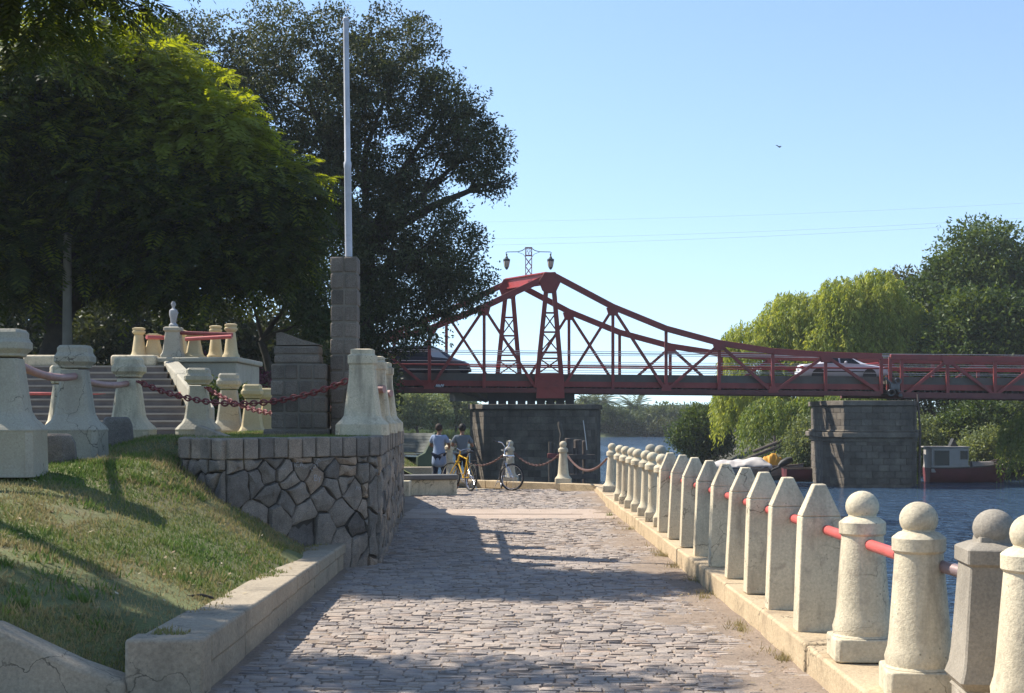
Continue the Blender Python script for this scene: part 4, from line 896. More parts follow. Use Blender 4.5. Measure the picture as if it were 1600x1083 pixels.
# ------------------------------------------------------------------ vehicles
M_TYRE = mat('tyre_rubber', (.02, .02, .02), .8, .2, 10); M_RIM = mat('alloy_rim', (.5, .5, .5), .35, .1, 10, metal=.6)
M_GLASS = mat('car_glass', (.012, .015, .018), .12, 0, spec=.35); M_LGLASS = mat('car_glass_bright', (.4, .5, .52), .1, 0, spec=.8)
M_TAIL = mat('tail_lamp', (.4, .03, .03), .2, 0, spec=.6); M_HEAD = mat('head_lamp', (.6, .6, .58), .15, 0, spec=.7); M_TRIM = mat('black_trim', (.03, .03, .03), .6, 0)
def car(name, label, loc, L_, st, wheels, paint, hw, win, rz=0.0, plate=True, glass=M_GLASS):
    t = thing(name, label, 'car', loc, rz)
    def ring(x, zl, zs, zr, k):         # k: half width at the roof
        w0, w1 = hw * .93, hw
        nose = min(1, .8 + .2 * min(1, min(x, L_ - x) / .35)); w0 *= nose; w1 *= nose; k *= nose
        h = [(w0 * .9, zl), (w0, zl + .1), (w1, zl + (zs - zl) * .5), (w1 * .985, zs - .06), (w1 * .95, zs), (k + .03, zr - .07), (k - .06, zr - .012), (k * .5, zr)]
        return [(x, -a, z) for a, z in h] + [(x, a, z) for a, z in h[::-1]]
    R = [ring(*s) for s in st]; n = len(R[0]); vs = [p for r in R for p in r]
    fs = [(i * n + j, i * n + (j + 1) % n, (i + 1) * n + (j + 1) % n, (i + 1) * n + j) for i in range(len(R) - 1) for j in range(n)] + [tuple(range(n)), tuple(range((len(R) - 1) * n, len(R) * n))]
    o = MB().add(vs, fs).build('body', paint, t, angle=28)
    s = o.modifiers.new('smooth', 'SUBSURF'); s.levels = s.render_levels = 1
    def surf(x, f):                    # point on the side between shoulder (f=0) and roof (f=1)
        i = max(k for k in range(len(st)) if st[k][0] <= x + 1e-6); i = min(i, len(st) - 2); a, c = st[i], st[i + 1]; q = (x - a[0]) / (c[0] - a[0])
        zs, zr, k = (a[m_] + (c[m_] - a[m_]) * q for m_ in (2, 3, 4)); w1 = hw * .95; return (w1 + (k + .03 - w1) * f, zs + (zr - .07 - zs) * f)
    for poly, gm in win:
        for sd in (-1, 1):
            pts = []
            for x, f in poly: y, z = surf(x, f); pts.append((x, sd * (y + .012), z))
            b = MB(); b.slab(pts, (0, -sd * .01, 0)); b.build('side_window', gm, t, smooth=False)
    for sd in (-1, 1):
        for x in wheels:
            wh = bpy.data.objects.new('wheel', None); COL.objects.link(wh); wh.parent = t; wh.location = (x, sd * (hw - .1), .31)
            MB().torus((0, 0, 0), .235, .085, (0, 1, 0), 24, 8).build('tyre', M_TYRE, wh)
            b = MB(); b.tube([(0, -.07, 0), (0, .07, 0)], .19, 20)
            for k in range(6): a_ = math.pi * k / 3; b.box(.1 * math.cos(a_), sd * .075, .1 * math.sin(a_), .05, .02, .05)
            b.build('rim', M_RIM, wh)
            b = MB(); b.tube([(x, sd * (hw - .16), .33), (x, sd * (hw + .006), .33)], .36, 22); b.build('wheel_arch', M_TRIM, t)
        zs0 = st[1][2]; e = st[-2]
        MB().box(.07, sd * hw * .68, zs0 - .14, .12, hw * .42, .16).build('tail_lamp', M_TAIL, t, bevel=.02)
        MB().box(L_ - .1, sd * hw * .66, e[2] - .1, .14, hw * .4, .14).build('headlight', M_HEAD, t, bevel=.02)
        MB().box(st[-5][0] - .35, sd * (hw + .07), st[-5][2] + .08, .12, .16, .12).build('wing_mirror', paint, t, bevel=.03)
        MB().box(L_ * .5, sd * (hw + .005), .52, L_ * .42, .03, .06).build('side_trim', M_TRIM, t)
    for x in (0.02, L_ - .04): MB().box(x, 0, .45, .16, hw * 1.72, .2).build('bumper', paint if plate else M_TRIM, t, bevel=.05)
    if plate: MB().box(-.065, 0, .66, .02, .42, .12).build('number_plate', mat('plate_white', (.6, .6, .6), .5, 0), t)
    return t, surf
def glassband(t, st, i, hw, m, name):   # windscreen or rear screen lying on the sloping section i..i+1
    a, c = st[i], st[i + 1]; k0, k1 = a[4], c[4]; lo, hi = (a, c) if a[3] < c[3] else (c, a); up = Vector((0, 0, .014)); dx = (hi[0] - lo[0])
    P = lambda f, s_: Vector((lo[0] + dx * f, s_ * (lo[4] + (hi[4] - lo[4]) * f - .1), lo[3] + (hi[3] - lo[3]) * f)) + Vector((-.02 if dx > 0 else .02, 0, .012))
    b = MB(); b.slab([P(.12, -1), P(.12, 1), P(.9, 1), P(.9, -1)], (0, 0, .012)); b.build(name, m, t, smooth=False)
deckz = lambda px: PX(px, deck_y(px), YB).z - .21
SLOPE_B = math.atan2(deckz(1300) - deckz(700), (1300 - 700) / F * YB)
st = [(0, .34, .78, .84, .62), (.06, .26, .88, .92, .64), (.5, .22, .93, .96, .62), (.98, .2, .95, .985, .6), (1.55, .2, .96, 1.36, .56), (2.0, .2, .955, 1.41, .56), (2.75, .2, .945, 1.39, .56), (3.42, .2, .92, .97, .60), (4.2, .22, .84, .88, .6), (4.68, .28, .74, .78, .58), (4.78, .36, .66, .70, .55)]
W1 = mat('silver_white_paint', (.60, .59, .62), .25, .05, 2, spec=.6)
c1, _ = car('sedan', 'pale silver three-box sedan driving right over the bridge near the second pier', (PX(1247, 590, 77.3).x, 77.3, deckz(1318)), 4.78, st, (.95, 3.72), W1, .84, [([(1.22, .08), (1.62, .9), (2.02, .94), (2.06, .08)], M_GLASS), ([(2.14, .08), (2.12, .94), (2.74, .92), (3.22, .10)], M_GLASS)])
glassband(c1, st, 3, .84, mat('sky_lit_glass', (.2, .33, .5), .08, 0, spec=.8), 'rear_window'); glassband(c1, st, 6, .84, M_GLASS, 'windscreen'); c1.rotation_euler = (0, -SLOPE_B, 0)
st = [(0, .36, .98, 1.3, .6), (.05, .26, 1.06, 1.62, .62), (.45, .22, 1.08, 1.72, .63), (1.4, .2, 1.08, 1.76, .64), (2.7, .2, 1.06, 1.75, .63), (3.1, .2, 1.05, 1.68, .62), (4.02, .2, 1.0, 1.07, .66), (4.5, .22, .93, .98, .64), (4.95, .28, .78, .84, .6), (5.04, .36, .66, .72, .56)]
W2 = mat('dark_blue_paint', (.03, .036, .055), .22, .05, 2, spec=.6)
c2, _ = car('minivan', 'dark blue minivan driving right onto the bridge beside the tree', (PX(604, 590, 77.3).x, 77.3, deckz(668)), 4.6, [(x * 4.6 / 5.04, *r) for x, *r in st], (.85, 3.72), W2, .9, [([(.2, .1), (.35, .9), (1.25, .93), (1.25, .1)], M_GLASS), ([(1.33, .1), (1.33, .93), (2.3, .93), (2.3, .1)], M_GLASS), ([(2.38, .1), (2.38, .92), (2.76, .9), (3.42, .12), (3.0, .1)], M_LGLASS)], plate=False)
glassband(c2, [(x * 4.6 / 5.04, *r) for x, *r in st], 5, .9, M_LGLASS, 'windscreen'); c2.rotation_euler = (0, -SLOPE_B, 0)

# ------------------------------------------------------------------ boats on the right bank
def hull(b, L_, B, H, bow=.9, k=12):
    vs = []; n = 7
    for i in range(k + 1):
        t = i / k; w_ = B / 2 * (1 - max(0, (t - .45) / .55) ** 2.2) * (.86 + .14 * min(1, t * 5)); sh = H * (1 + .28 * t ** 2.5); x = L_ * t + (.0)
        sec = [(-w_, sh), (-w_ * .96, sh * .62), (-w_ * .72, sh * .2), (0, 0), (w_ * .72, sh * .2), (w_ * .96, sh * .62), (w_, sh)]
        vs += [(x + bow * .3 * t * (z / H), y, z - .15) for y, z in sec]
    fs = [(i * n + j, i * n + j + 1, (i + 1) * n + j + 1, (i + 1) * n + j) for i in range(k) for j in range(n - 1)] + [tuple(range(n)), tuple(range(k * n, (k + 1) * n))]
    b.add(vs, fs); return vs
def gunwale(b, vs, r=.04, n=7):
    for s_ in (0, n - 1): b.tube([vs[i * n + s_] for i in range(len(vs) // n)], r, 6)
M_HULLG = mat('grey_hull_paint', (.34, .31, .30), .7, .2, 2, .1, 10, stain=(.18, .13, .11), stain_amt=.6)
M_HULLR = mat('red_hull_paint', (.13, .028, .032), .6, .2, 2, .1, 10, stain=(.1, .04, .04), stain_amt=.5)
M_WHITE = mat('worn_white_paint', (.36, .33, .30), .6, .12, 2, .1, 10, stain=(.3, .25, .2), stain_amt=.6, vstreak=True)
M_TARP = mat('grey_white_tarp', (.52, .48, .45), .75, .1, 1.5, .2, 6); M_TARPY = mat('orange_yellow_tarp', (.62, .3, .03), .7, .15, 2, .2, 6)
def boat(label, loc, rz, L_, B, H, m, inner=M_WOOD, name='boat'):
    t = thing(name, label, 'boat', loc, rz); b = MB(); vs = hull(b, L_, B, H); b.build('hull', m, t, angle=50)
    g = MB(); gunwale(g, vs); g.build('gunwale', inner, t)
    d = MB(); n = 7; k = len(vs) // n; d.add([(vs[i * n][0], vs[i * n][1] * .97, vs[i * n][2] - .18) for i in range(k)] + [(vs[i * n + 6][0], vs[i * n + 6][1] * .97, vs[i * n + 6][2] - .18) for i in range(k)], [(i, i + 1, k + i + 1, k + i) for i in range(k - 1)]); d.build('floor_boards', inner, t)
    return t
def tarp(name, label, loc, rz, L_, B, H, m, cat='tarpaulin', prof=None):
    nx, ny = 26, 14; V, Q = [], []
    for i in range(nx + 1):
        for j in range(ny + 1):
            u, v = i / nx, j / ny * 2 - 1; h = H * (prof(u) if prof else 1) * (1 - abs(v) ** 1.6); fold = .13 * mn.noise(Vector((u * 6, v * 2.2, L_))) + .07 * mn.noise(Vector((u * 17, v * 4, 1))) + .04 * abs(mn.noise(Vector((u * 30, v * 6, 3))))
            V.append((L_ * u + .05 * v, v * B / 2, h + fold - .12 * (abs(v) > .95) * (.5 + .5 * math.sin(u * 40))))
    for i in range(nx):
        for j in range(ny): a_ = i * (ny + 1) + j; Q.append((a_, a_ + ny + 1, a_ + ny + 2, a_ + 1))
    o = npmesh(name, np.array(V), np.array(Q), m, smooth=True); s = o.modifiers.new('solid', 'SOLIDIFY'); s.thickness = .015; o.location = loc; o.rotation_euler = (0, 0, rz); return tag(o, label, cat)
p = PX(1108, 738, 83); boat('grey open boat moored under the large pale tarpaulin below the willow', (p.x, 83, WZ), math.radians(-3), 5.2, 1.7, .8, M_HULLG)
tarp('tarpaulin', 'crumpled grey-white tarpaulin draped over the moored grey boat', (p.x - .25, 83, WZ + .72), math.radians(-3), 3.9, 1.8, .62, M_TARP, prof=lambda u: (.35 + .65 * u) * (1 if u < .85 else (1 - u) / .15 * .8 + .2))
p = PX(1188, 727, 84); tarp('tarpaulin', 'small orange-yellow tarpaulin bunched between the grey boat and the red one', (p.x, 84, WZ + .5), .05, 1.35, 1.1, .95, M_TARPY, prof=lambda u: .5 + .5 * math.sin(u * 3.0))
p = PX(1170, 742, 81.5); boat('low dark flat boat lying in front of the orange tarpaulin', (p.x, 81.5, WZ), .04, 3.4, 1.1, .42, M_WOOD)
p = PX(1225, 746, 80); boat('dark red boat half hidden behind the right bridge pier', (p.x, 80, WZ), .03, 4.2, 1.5, .86, M_HULLR)
t = thing('outboard_motor', 'black tilted outboard motor on the stern of the dark red boat', 'outboard motor', (p.x - .1, 79.9, WZ + .75), 0)
b = MB(); b.tube([(.55, 0, .5), (.3, 0, .42), (0, 0, .25), (-.2, 0, .1)], [.14, .2, .2, .12], 12); b.build('cowling', M_TRIM, t); b = MB(); b.tube([(-.1, 0, .1), (-.55, 0, -.1), (-.7, 0, -.2)], [.08, .06, .05], 8); b.box(-.72, 0, -.25, .12, .03, .3); b.build('drive_leg', M_DARKST, t)
b = MB()
for k in range(3): a_ = k * 2.09; b.box(-.78, .09 * math.cos(a_), -.2 + .09 * math.sin(a_), .02, .06 + .08 * abs(math.cos(a_)), .06 + .08 * abs(math.sin(a_)))
b.build('propeller', M_DARKST, t)
p = PX(1448, 756, 79.0); t = boat('old fishing boat with a white box cabin and red lower hull, right of the pier', (p.x, 79, WZ), .02, 4.3, 1.7, .95, M_HULLR)
MB().prism([(.02, -.75), (2.18, -.75), (2.18, .75), (.02, .75)], .55, .95).build('hull_topside', M_WHITE, t, bevel=.03)
MB().box(1.08, 0, 1.35, 2.1, 1.4, 1.15).build('cabin', M_WHITE, t, bevel=.04); MB().box(1.06, 0, 1.96, 2.3, 1.56, .07).build('cabin_roof', M_WHITE, t, bevel=.02)
for x, z, w_, h in ((.62, 1.35, .84, .85), (1.86, 1.52, .42, .48)):
    o = MB().box(x, -.705, z, w_ + .1, .03, h + .1).build('window_frame', M_WHITE, t, bevel=.01); MB().box(x, -.722, z, w_, .02, h).build('pane', M_GLASS, o)
b = MB(); b.slab([(1.3, -.1, 2.0), (1.75, -.1, 2.0), (1.5, -.1, 2.45)], (0, .5, 0)); b.build('roof_vent', M_TRIM, t, bevel=.03)
b = MB(); b.slab([(2.2, -.72, .85), (4.1, -.5, .98), (4.3, -.1, 1.2), (4.25, -.1, 1.0), (2.2, -.78, .7)], (0, .05, 0)); b.build('bulwark', M_WHITE, t)
MB().box(3.1, 0, .98, 1.2, .5, .3).build('fish_box', M_HULLG, t, bevel=.03)
p = PX(1546, 752, 80.5); boat('small narrow skiff with a raised bow just right of the white cabin boat', (p.x - 1.4, 80.5, WZ + .3), .06, 2.6, 1.0, .55, M_HULLG, name='skiff').rotation_euler = (0, -.2, .06)
p = PX(1200, 715, 92); t = MB(); 
for dx, dz in ((0, 0), (.2, .35)): t.tube([(p.x - 1.5 + dx, 90 + dx, -.9 + dz), (p.x + 1.2 + dx, 90, .15 + dz), (p.x + 3.4, 90.5, .8 + dz)], [.09, .12, .1], 8)
for dx in (0.1, 1.6, 3.0): t.tube([(p.x + dx, 90.2, -2.2), (p.x + dx, 90.2, .5)], .08, 6)
tag(t.build('old_jetty', M_WOOD), 'dark collapsed timber jetty under the willow behind the tarpaulin', 'jetty')
MB_ = MB(); p = PX(1436, 700, 73.5); MB_.tube([(p.x, 73.5, -3), (p.x + .05, 73.5, 1.0), (p.x - .05, 73.6, 2.9)], [.07, .06, .05], 7); tag(MB_.build('mooring_pole', M_WOOD), 'thin dark pole standing in the water at the right edge of the second pier', 'pole')

# ------------------------------------------------------------------ wires, pole, bird
for (a, m_, c), r, lab in (((PX(500, 350, 190), PX(1180, 345, 180), PX(1760, 308, 165)), .009, 'topmost thin power line across the sky above the bridge'), ((PX(500, 376, 190), PX(1150, 374, 180), PX(1760, 330, 165)), .011, 'middle thin power line across the sky above the bridge'), ((PX(500, 386, 190), PX(1100, 384, 182), PX(1760, 336, 165)), .012, 'lowest thin power line, just above the bridge lamp')):
    pts = []
    for i in range(25): t_ = i / 24; q = a.lerp(m_, t_).lerp(m_.lerp(c, t_), t_); pts.append(q)
    tag(MB().tube(pts, r, 5).build('power_line', M_WIRE), lab, 'power line', 'power lines')
b = MB(); b.tube([(-.14, 0, 0), (-.08, 0, .02), (.06, 0, .02), (.13, 0, .035), (.17, 0, .03)], [.008, .035, .045, .03, .006], 8)
for s_ in (-1, 1): b.slab([(-.05, s_ * .03, .03), (.07, s_ * .03, .03), (.03, s_ * .22, .12), (-.08, s_ * .36, .07), (-.1, s_ * .2, .1)], (0, 0, .008))
o = b.build('bird', M_TRIM); o.location = PX(1217, 230, 60); o.rotation_euler = (.3, .2, .6); o.scale = (.55, .55, .55); tag(o, 'tiny dark bird flying in the open blue sky', 'bird')
p = PX(105, 562, 42); t = thing('light_pole', 'plain cream light pole behind the steps next to the black tree trunk', 'pole', (p.x, 42, 2.86)); M_PL = mat('shade_dimmed_pole', (.15, .13, .1), .9, .2, 3); MB().lathe([(.2, 0), (.2, .12), (.15, .16), (.12, 4.2)], n=12).build('pole_shaft', M_PL, t); MB().lathe([(.13, 4.2), (.16, 4.28), (.05, 4.36)], n=12).build('pole_cap', M_PL, t)  # pole colour darkened to carry the shade under the canopy
# ------------------------------------------------------------------ people: one skinned surface each, clothes and hair as shells
def skin(name, nodes, edges, m, parent, root, levels=2):
    ks = list(nodes); me = bpy.data.meshes.new(name); me.from_pydata([nodes[k][0] for k in ks], [(ks.index(a), ks.index(b)) for a, b in edges], []); me.materials.append(m)
    o = bpy.data.objects.new(name, me); COL.objects.link(o); o.parent = parent
    md = o.modifiers.new('skin', 'SKIN'); md.use_smooth_shade = True; md.branch_smoothing = .3
    for i, k in enumerate(ks):
        r = nodes[k][1]; r = r if isinstance(r, tuple) else (r, r); sv = me.skin_vertices[0].data[i]; sv.radius = r; sv.use_root = (k == root)
    s = o.modifiers.new('sub', 'SUBSURF'); s.levels = s.render_levels = levels; return o
M_SKIN = mat('brown_skin', (.2, .105, .065), .55, .06, 10, spec=.35)
def person(label, loc, rz, h, arms, legs, shirt, trousers, hairm, long_shirt=0.0, short_legs=True, head_yaw=0.0, lean=0.0):
    t = thing('person', label, 'person', loc, rz); s = h / 1.7
    n, e = {}, []
    def add(k, p, r, par=None): n[k] = (tuple(c * s for c in p), (r[0] * s, r[1] * s) if isinstance(r, tuple) else r * s); (e.append((par, k)) if par else None)
    add('pelvis', (0, 0, .93), (.145, .105)); add('waist', (0, lean * .3, 1.08), (.125, .09), 'pelvis'); add('chest', (0, lean * .7, 1.28), (.155, .105), 'waist'); add('neck0', (0, lean, 1.42), (.07, .065), 'chest'); add('neck', (0, lean + .012, 1.485), .05, 'neck0')
    add('skull', (0, lean + .03, 1.565), (.072, .08), 'neck'); add('crown', (0, lean + .02, 1.645), (.066, .075), 'skull')
    yw = head_yaw; add('nose', (.095 * math.sin(yw), lean + .03 + .105 * math.cos(yw), 1.565), .012, 'skull'); add('chin', (.06 * math.sin(yw), lean + .03 + .075 * math.cos(yw), 1.5), .03, 'skull')
    for sd, nm in ((-1, 'l'), (1, 'r')):
        add('ear' + nm, (sd * .088, lean + .02, 1.56), (.012, .02), 'skull')
        el, wr = arms[nm]; add('sh' + nm, (sd * .17, lean, 1.37), .055, 'chest'); add('el' + nm, el, .04, 'sh' + nm); add('wr' + nm, wr, .027, 'el' + nm)
        d = (Vector(wr) - Vector(el)).normalized(); sidev = Vector((-sd, 0, 0)); sidev = (sidev - d * sidev.dot(d)).normalized(); palm = Vector(wr) + d * .05; add('pa' + nm, palm, (.036, .017), 'wr' + nm); dn = d.cross(sidev) * sd
        for i, (off, ln) in enumerate(((-.03, .066), (-.010, .076), (.010, .071), (.028, .056))):
            k1 = palm + d * .042 + sidev * off; k2 = k1 + d * ln * .5 - Vector((0, 0, .012)); k3 = k2 + d * ln * .4 - Vector((0, 0, .022))
            add(f'f{i}a' + nm, k1, .0095, 'pa' + nm); add(f'f{i}b' + nm, k2, .0085, f'f{i}a' + nm); add(f'f{i}c' + nm, k3, .0075, f'f{i}b' + nm)
        th = palm - d * .015 + sidev * .038; add('t1' + nm, th, .011, 'pa' + nm); add('t2' + nm, th + d * .035 + sidev * .012, .009, 't1' + nm)
        kn, an = legs[nm]; add('hip' + nm, (sd * .09, 0, .87), .088, 'pelvis'); add('kn' + nm, kn, .056, 'hip' + nm); add('ca' + nm, tuple(Vector(kn).lerp(Vector(an), .35) + Vector((0, -.015, 0))), .052, 'kn' + nm); add('an' + nm, an, .036, 'ca' + nm)
        add('ft' + nm, (an[0] + sd * .015, an[1] + .1, .035), (.042, .03), 'an' + nm); add('to' + nm, (an[0] + sd * .02, an[1] + .17, .025), (.036, .02), 'ft' + nm)
    skin('body', n, e, M_SKIN, t, 'pelvis')
    def shell(name, ks, es, m, grow, root): skin(name, {k: (n2[k][0], tuple((x + grow * s) for x in (n2[k][1] if isinstance(n2[k][1], tuple) else (n2[k][1],) * 2))) for k in ks}, es, m, t, root)
    n2 = dict(n)
    for nm in 'lr':
        a, b = Vector(n['sh' + nm][0]), Vector(n['el' + nm][0]); n2['sl' + nm] = (tuple(a.lerp(b, .72)), .05 * s)
        a, b = Vector(n['hip' + nm][0]), Vector(n['kn' + nm][0]); n2['th' + nm] = (tuple(a.lerp(b, .9)), .066 * s)
    n2['hem'] = (tuple(c * s for c in (0, 0, .84 - long_shirt)), ((.15 + .19 * long_shirt) * s, (.115 + .12 * long_shirt) * s)); n2['pelvis_'] = 0; n2.pop('pelvis_'); n2['col'] = (tuple(c * s for c in (0, lean, 1.40)), (.085 * s, .075 * s))
    keep = n2['pelvis']; n2['pelvis'] = (keep[0], ((.145 + .12 * long_shirt) * s, (.105 + .1 * long_shirt) * s))
    shell('shirt', ['hem', 'pelvis', 'waist', 'chest', 'col', 'shl', 'shr', 'sll', 'slr'], [('hem', 'pelvis'), ('pelvis', 'waist'), ('waist', 'chest'), ('chest', 'col'), ('chest', 'shl'), ('chest', 'shr'), ('shl', 'sll'), ('shr', 'slr')], shirt, .022, 'chest')
    n2['pelvis'] = keep; ks = ['pelvis', 'hipl', 'hipr', 'thl', 'thr']; es = [('pelvis', 'hipl'), ('pelvis', 'hipr'), ('hipl', 'thl'), ('hipr', 'thr')]
    if not short_legs: ks += ['knl', 'knr', 'cal', 'car', 'anl', 'anr']; es += [('thl', 'knl'), ('thr', 'knr'), ('knl', 'cal'), ('knr', 'car'), ('cal', 'anl'), ('car', 'anr')]
    shell('trousers', ks, es, trousers, .018, 'pelvis')
    for nm in 'lr': shell('shoe', ['an' + nm, 'ft' + nm, 'to' + nm], [('an' + nm, 'ft' + nm), ('ft' + nm, 'to' + nm)], mat('pale_shoe', (.4, .4, .42), .6, .1), .008, 'ft' + nm)
    b = MB(); c = Vector(n['crown'][0]); q = Vector(n['skull'][0]); ctr = (c + q) / 2 + Vector((-.02 * math.sin(yw), -.02 * math.cos(yw), .012)) * s; b.ball(ctr.x, ctr.y, ctr.z, .096 * s, 1.12, 20, 12); b.build('hair', hairm, t)
    return t
HAIR = mat('black_hair', (.012, .01, .009), .7, .3, 60)
HAIR2 = mat('cropped_dark_hair', (.035, .022, .016), .8, .3, 60)
person('person in a long pale blue shirt and dark trousers standing by the green bench', (-1.76, 34.0, 0), math.radians(-12), 1.55, {'l': ((-.25, .06, 1.12), (-.17, .27, 1.12)), 'r': ((.27, .05, 1.12), (.2, .28, 1.08))},
       {'l': ((-.1, .0, .5), (-.11, -.01, .09)), 'r': ((.12, .03, .5), (.15, .0, .09))}, mat('pale_blue_cotton', (.24, .30, .42), .9, .1, 8, .2, 30), mat('navy_cloth', (.02, .024, .04), .9, .1), HAIR2, long_shirt=.3, short_legs=False, head_yaw=.5)
person('person in a grey T-shirt and black shorts standing behind the yellow bicycle', (-1.19, 33.7, 0), math.radians(4), 1.55, {'l': ((-.27, .05, 1.13), (-.18, .27, 1.16)), 'r': ((.28, .04, 1.12), (.22, .26, 1.2))},
       {'l': ((-.1, .02, .5), (-.12, .0, .09)), 'r': ((.1, .02, .5), (.12, .0, .09))}, mat('grey_cotton', (.115, .135, .155), .9, .1, 8, .2, 30), mat('black_cloth', (.012, .012, .014), .9, .1), HAIR, long_shirt=.03, short_legs=True, head_yaw=-.2)

# ------------------------------------------------------------------ bicycles
M_CHROME = mat('chrome', (.55, .55, .58), .25, .05, metal=.9); M_SADDLE = mat('black_saddle', (.02, .02, .02), .55, 0)
def bicycle(label, loc, rz, frame, steer, lean, bars='flat', lamp=False):
    t = thing('bicycle', label, 'bicycle', loc, rz); t.rotation_euler = (lean, 0, rz); R = .325; wb = 1.04
    def wheel(parent, c):
        wh = bpy.data.objects.new('wheel', None); COL.objects.link(wh); wh.parent = parent; wh.location = c
        MB().torus((0, 0, 0), R - .02, .021, (0, 1, 0), 40, 8).build('tyre', M_TYRE, wh); MB().torus((0, 0, 0), R - .045, .012, (0, 1, 0), 40, 6).build('rim', M_CHROME, wh)
        b = MB()
        for k in range(18): a = 2 * math.pi * k / 18; b.tube([(.02 * math.cos(a + .6), .03 * (-1) ** k, .02 * math.sin(a + .6)), ((R - .05) * math.cos(a), 0, (R - .05) * math.sin(a))], .0022, 4)
        b.build('spokes', M_CHROME, wh); MB().tube([(0, -.05, 0), (0, .05, 0)], .022, 10).build('hub', M_CHROME, wh)
    wheel(t, (0, 0, R))
    bb = Vector((.44, 0, .29)); st = Vector((.3, 0, .80)); ht = Vector((.80, 0, .82)); hb = Vector((.84, 0, .68)); b = MB()
    for p, q, r in ((bb, st, .017), (st - Vector((-.02, 0, .06)), ht, .016), (bb, hb, .019), (ht, hb, .02)): b.tube([p, q], r, 10)
    for sd in (-1, 1): b.tube([(0, sd * .06, R), bb + Vector((0, sd * .03, 0))], .011, 8); b.tube([(0, sd * .06, R), st + Vector((.02, sd * .02, -.07))], .010, 8)
    b.build('frame', frame, t)
    b = MB(); b.tube([st, st + Vector((-.035, 0, .09))], .013, 8); b.build('seat_post', M_CHROME, t)
    b = MB(); b.tube([st + Vector((-.17, 0, .115)), st + Vector((-.12, 0, .125)), st + Vector((-.02, 0, .11)), st + Vector((.12, 0, .105))], [.05, .085, .05, .02], 12, flat=.4); b.build('saddle', M_SADDLE, t)
    b = MB(); b.torus(bb, .09, .006, (0, 1, 0), 24, 5); b.tube([bb + Vector((0, -.07, 0)), bb + Vector((.12, -.07, -.11))], .009, 6); b.tube([bb + Vector((0, .07, 0)), bb + Vector((-.12, .07, .11))], .009, 6); b.box(bb.x + .12, -.12, bb.z - .11, .09, .08, .02); b.box(bb.x - .12, .12, bb.z + .11, .09, .08, .02); b.build('crank', M_CHROME, t)
    b = MB(); b.tube([(0, -.045, R), (-.02, -.16, .012)], .008, 6); b.build('kickstand', M_CHROME, t)
    b = MB()
    for sd in (-1, 1): b.tube([(0, sd * .075, R), (-.2, sd * .07, .7)], .006, 6); 
    b.box(-.1, 0, .715, .34, .13, .015); b.build('rack', M_DARKST, t)
    fk = bpy.data.objects.new('front_fork', None); COL.objects.link(fk); fk.parent = t; fk.location = hb; fk.rotation_euler = (0, 0, steer); wx = Vector((wb, 0, R)) - hb
    b = MB()
    for sd in (-1, 1): b.tube([(0.0, sd * .03, -.02), (wx.x * .55, sd * .05, wx.z * .6), (wx.x, sd * .05, wx.z)], [.014, .013, .009], 8)
    b.box(0, 0, -.01, .06, .11, .03); b.tube([(-.04, 0, .14), (-.055, 0, .25)], .013, 8); b.build('fork_blades', frame if not lamp else M_CHROME, fk)
    wheel(fk, wx)
    b = MB()
    for sd in (-1, 1):
        P = [(-.055, 0, .25), (-.05, sd * .12, .29), (-.09, sd * .24, .31), (-.17, sd * .3, .30)] if bars == 'flat' else [(-.055, 0, .25), (.0, sd * .08, .34), (-.03, sd * .2, .44), (-.13, sd * .31, .46)]
        b.tube(P, .012, 8)
    b.build('handlebar', M_CHROME, fk)
    for sd in (-1, 1):
        P = [(-.13, sd * .275, .305), (-.21, sd * .315, .297)] if bars == 'flat' else [(-.09, sd * .27, .452), (-.19, sd * .345, .465)]
        MB().tube(P, .018, 8).build('grip', M_SADDLE, fk)
    if lamp:
        MB().lathe([(.02, 0), (.05, .03), (.055, .06)], n=14).build('lamp', M_CHROME, fk).matrix_local = Matrix.Translation((.05, 0, .1)) @ Matrix.Rotation(math.radians(90), 4, 'Y')
        MB().box(.08, 0, .13, .16, .3, .05).build('front_rack', M_CHROME, fk, bevel=.015)
    return t
bicycle('yellow bicycle on its stand behind the low cream wall, pointing away', (-.97, 32.7, 0), math.radians(116), mat('yellow_bike_paint', (.6, .34, .02), .35, .05, spec=.5), math.radians(22), math.radians(5))
bicycle('silver bicycle with its front wheel turned, parked facing the camera before the dark pier', (-.26, 34.0, 0), math.radians(-86), mat('dark_grey_bike_paint', (.06, .06, .065), .4, .05), math.radians(58), math.radians(-4), 'high', True)
# ------------------------------------------------------------------ trees
def unit(v): return v / np.maximum(np.linalg.norm(v, axis=-1, keepdims=True), 1e-9)
def rdir(n): return unit(rng.normal(size=(n, 3)))
def leafmesh(name, C, D, L_, W_, tone, m, parent, nrm=None):
    n = len(C); D = unit(D); Sd = unit(np.cross(D, nrm if nrm is not None else rdir(n))); L_ = np.broadcast_to(np.asarray(L_, float), (n,))[:, None]; W_ = np.broadcast_to(np.asarray(W_, float), (n,))[:, None]
    V = np.stack([C, C + D * L_ * .45 + Sd * W_ / 2, C + D * L_, C + D * L_ * .45 - Sd * W_ / 2], 1).reshape(-1, 3)
    return npmesh(name, V, np.arange(4 * n).reshape(-1, 4), m, parent, np.clip(tone, 0, 1))
def lobe_points(lobes, n, shell=.45):
    ctr = np.array([l[0] for l in lobes], float); rad = np.array([l[1] for l in lobes], float); wt = np.prod(rad, 1) ** .72; k = rng.choice(len(lobes), n, p=wt / wt.sum())
    d = rdir(n); r = rng.uniform(0, 1, n) ** shell; return ctr[k] + d * rad[k] * r[:, None], d, r
def inside(P, lobes, s):
    q = np.zeros(len(P), bool)
    for c, r in lobes: q |= (((P - np.array(c)) / (np.array(r) * s)) ** 2).sum(1) < 1
    return q
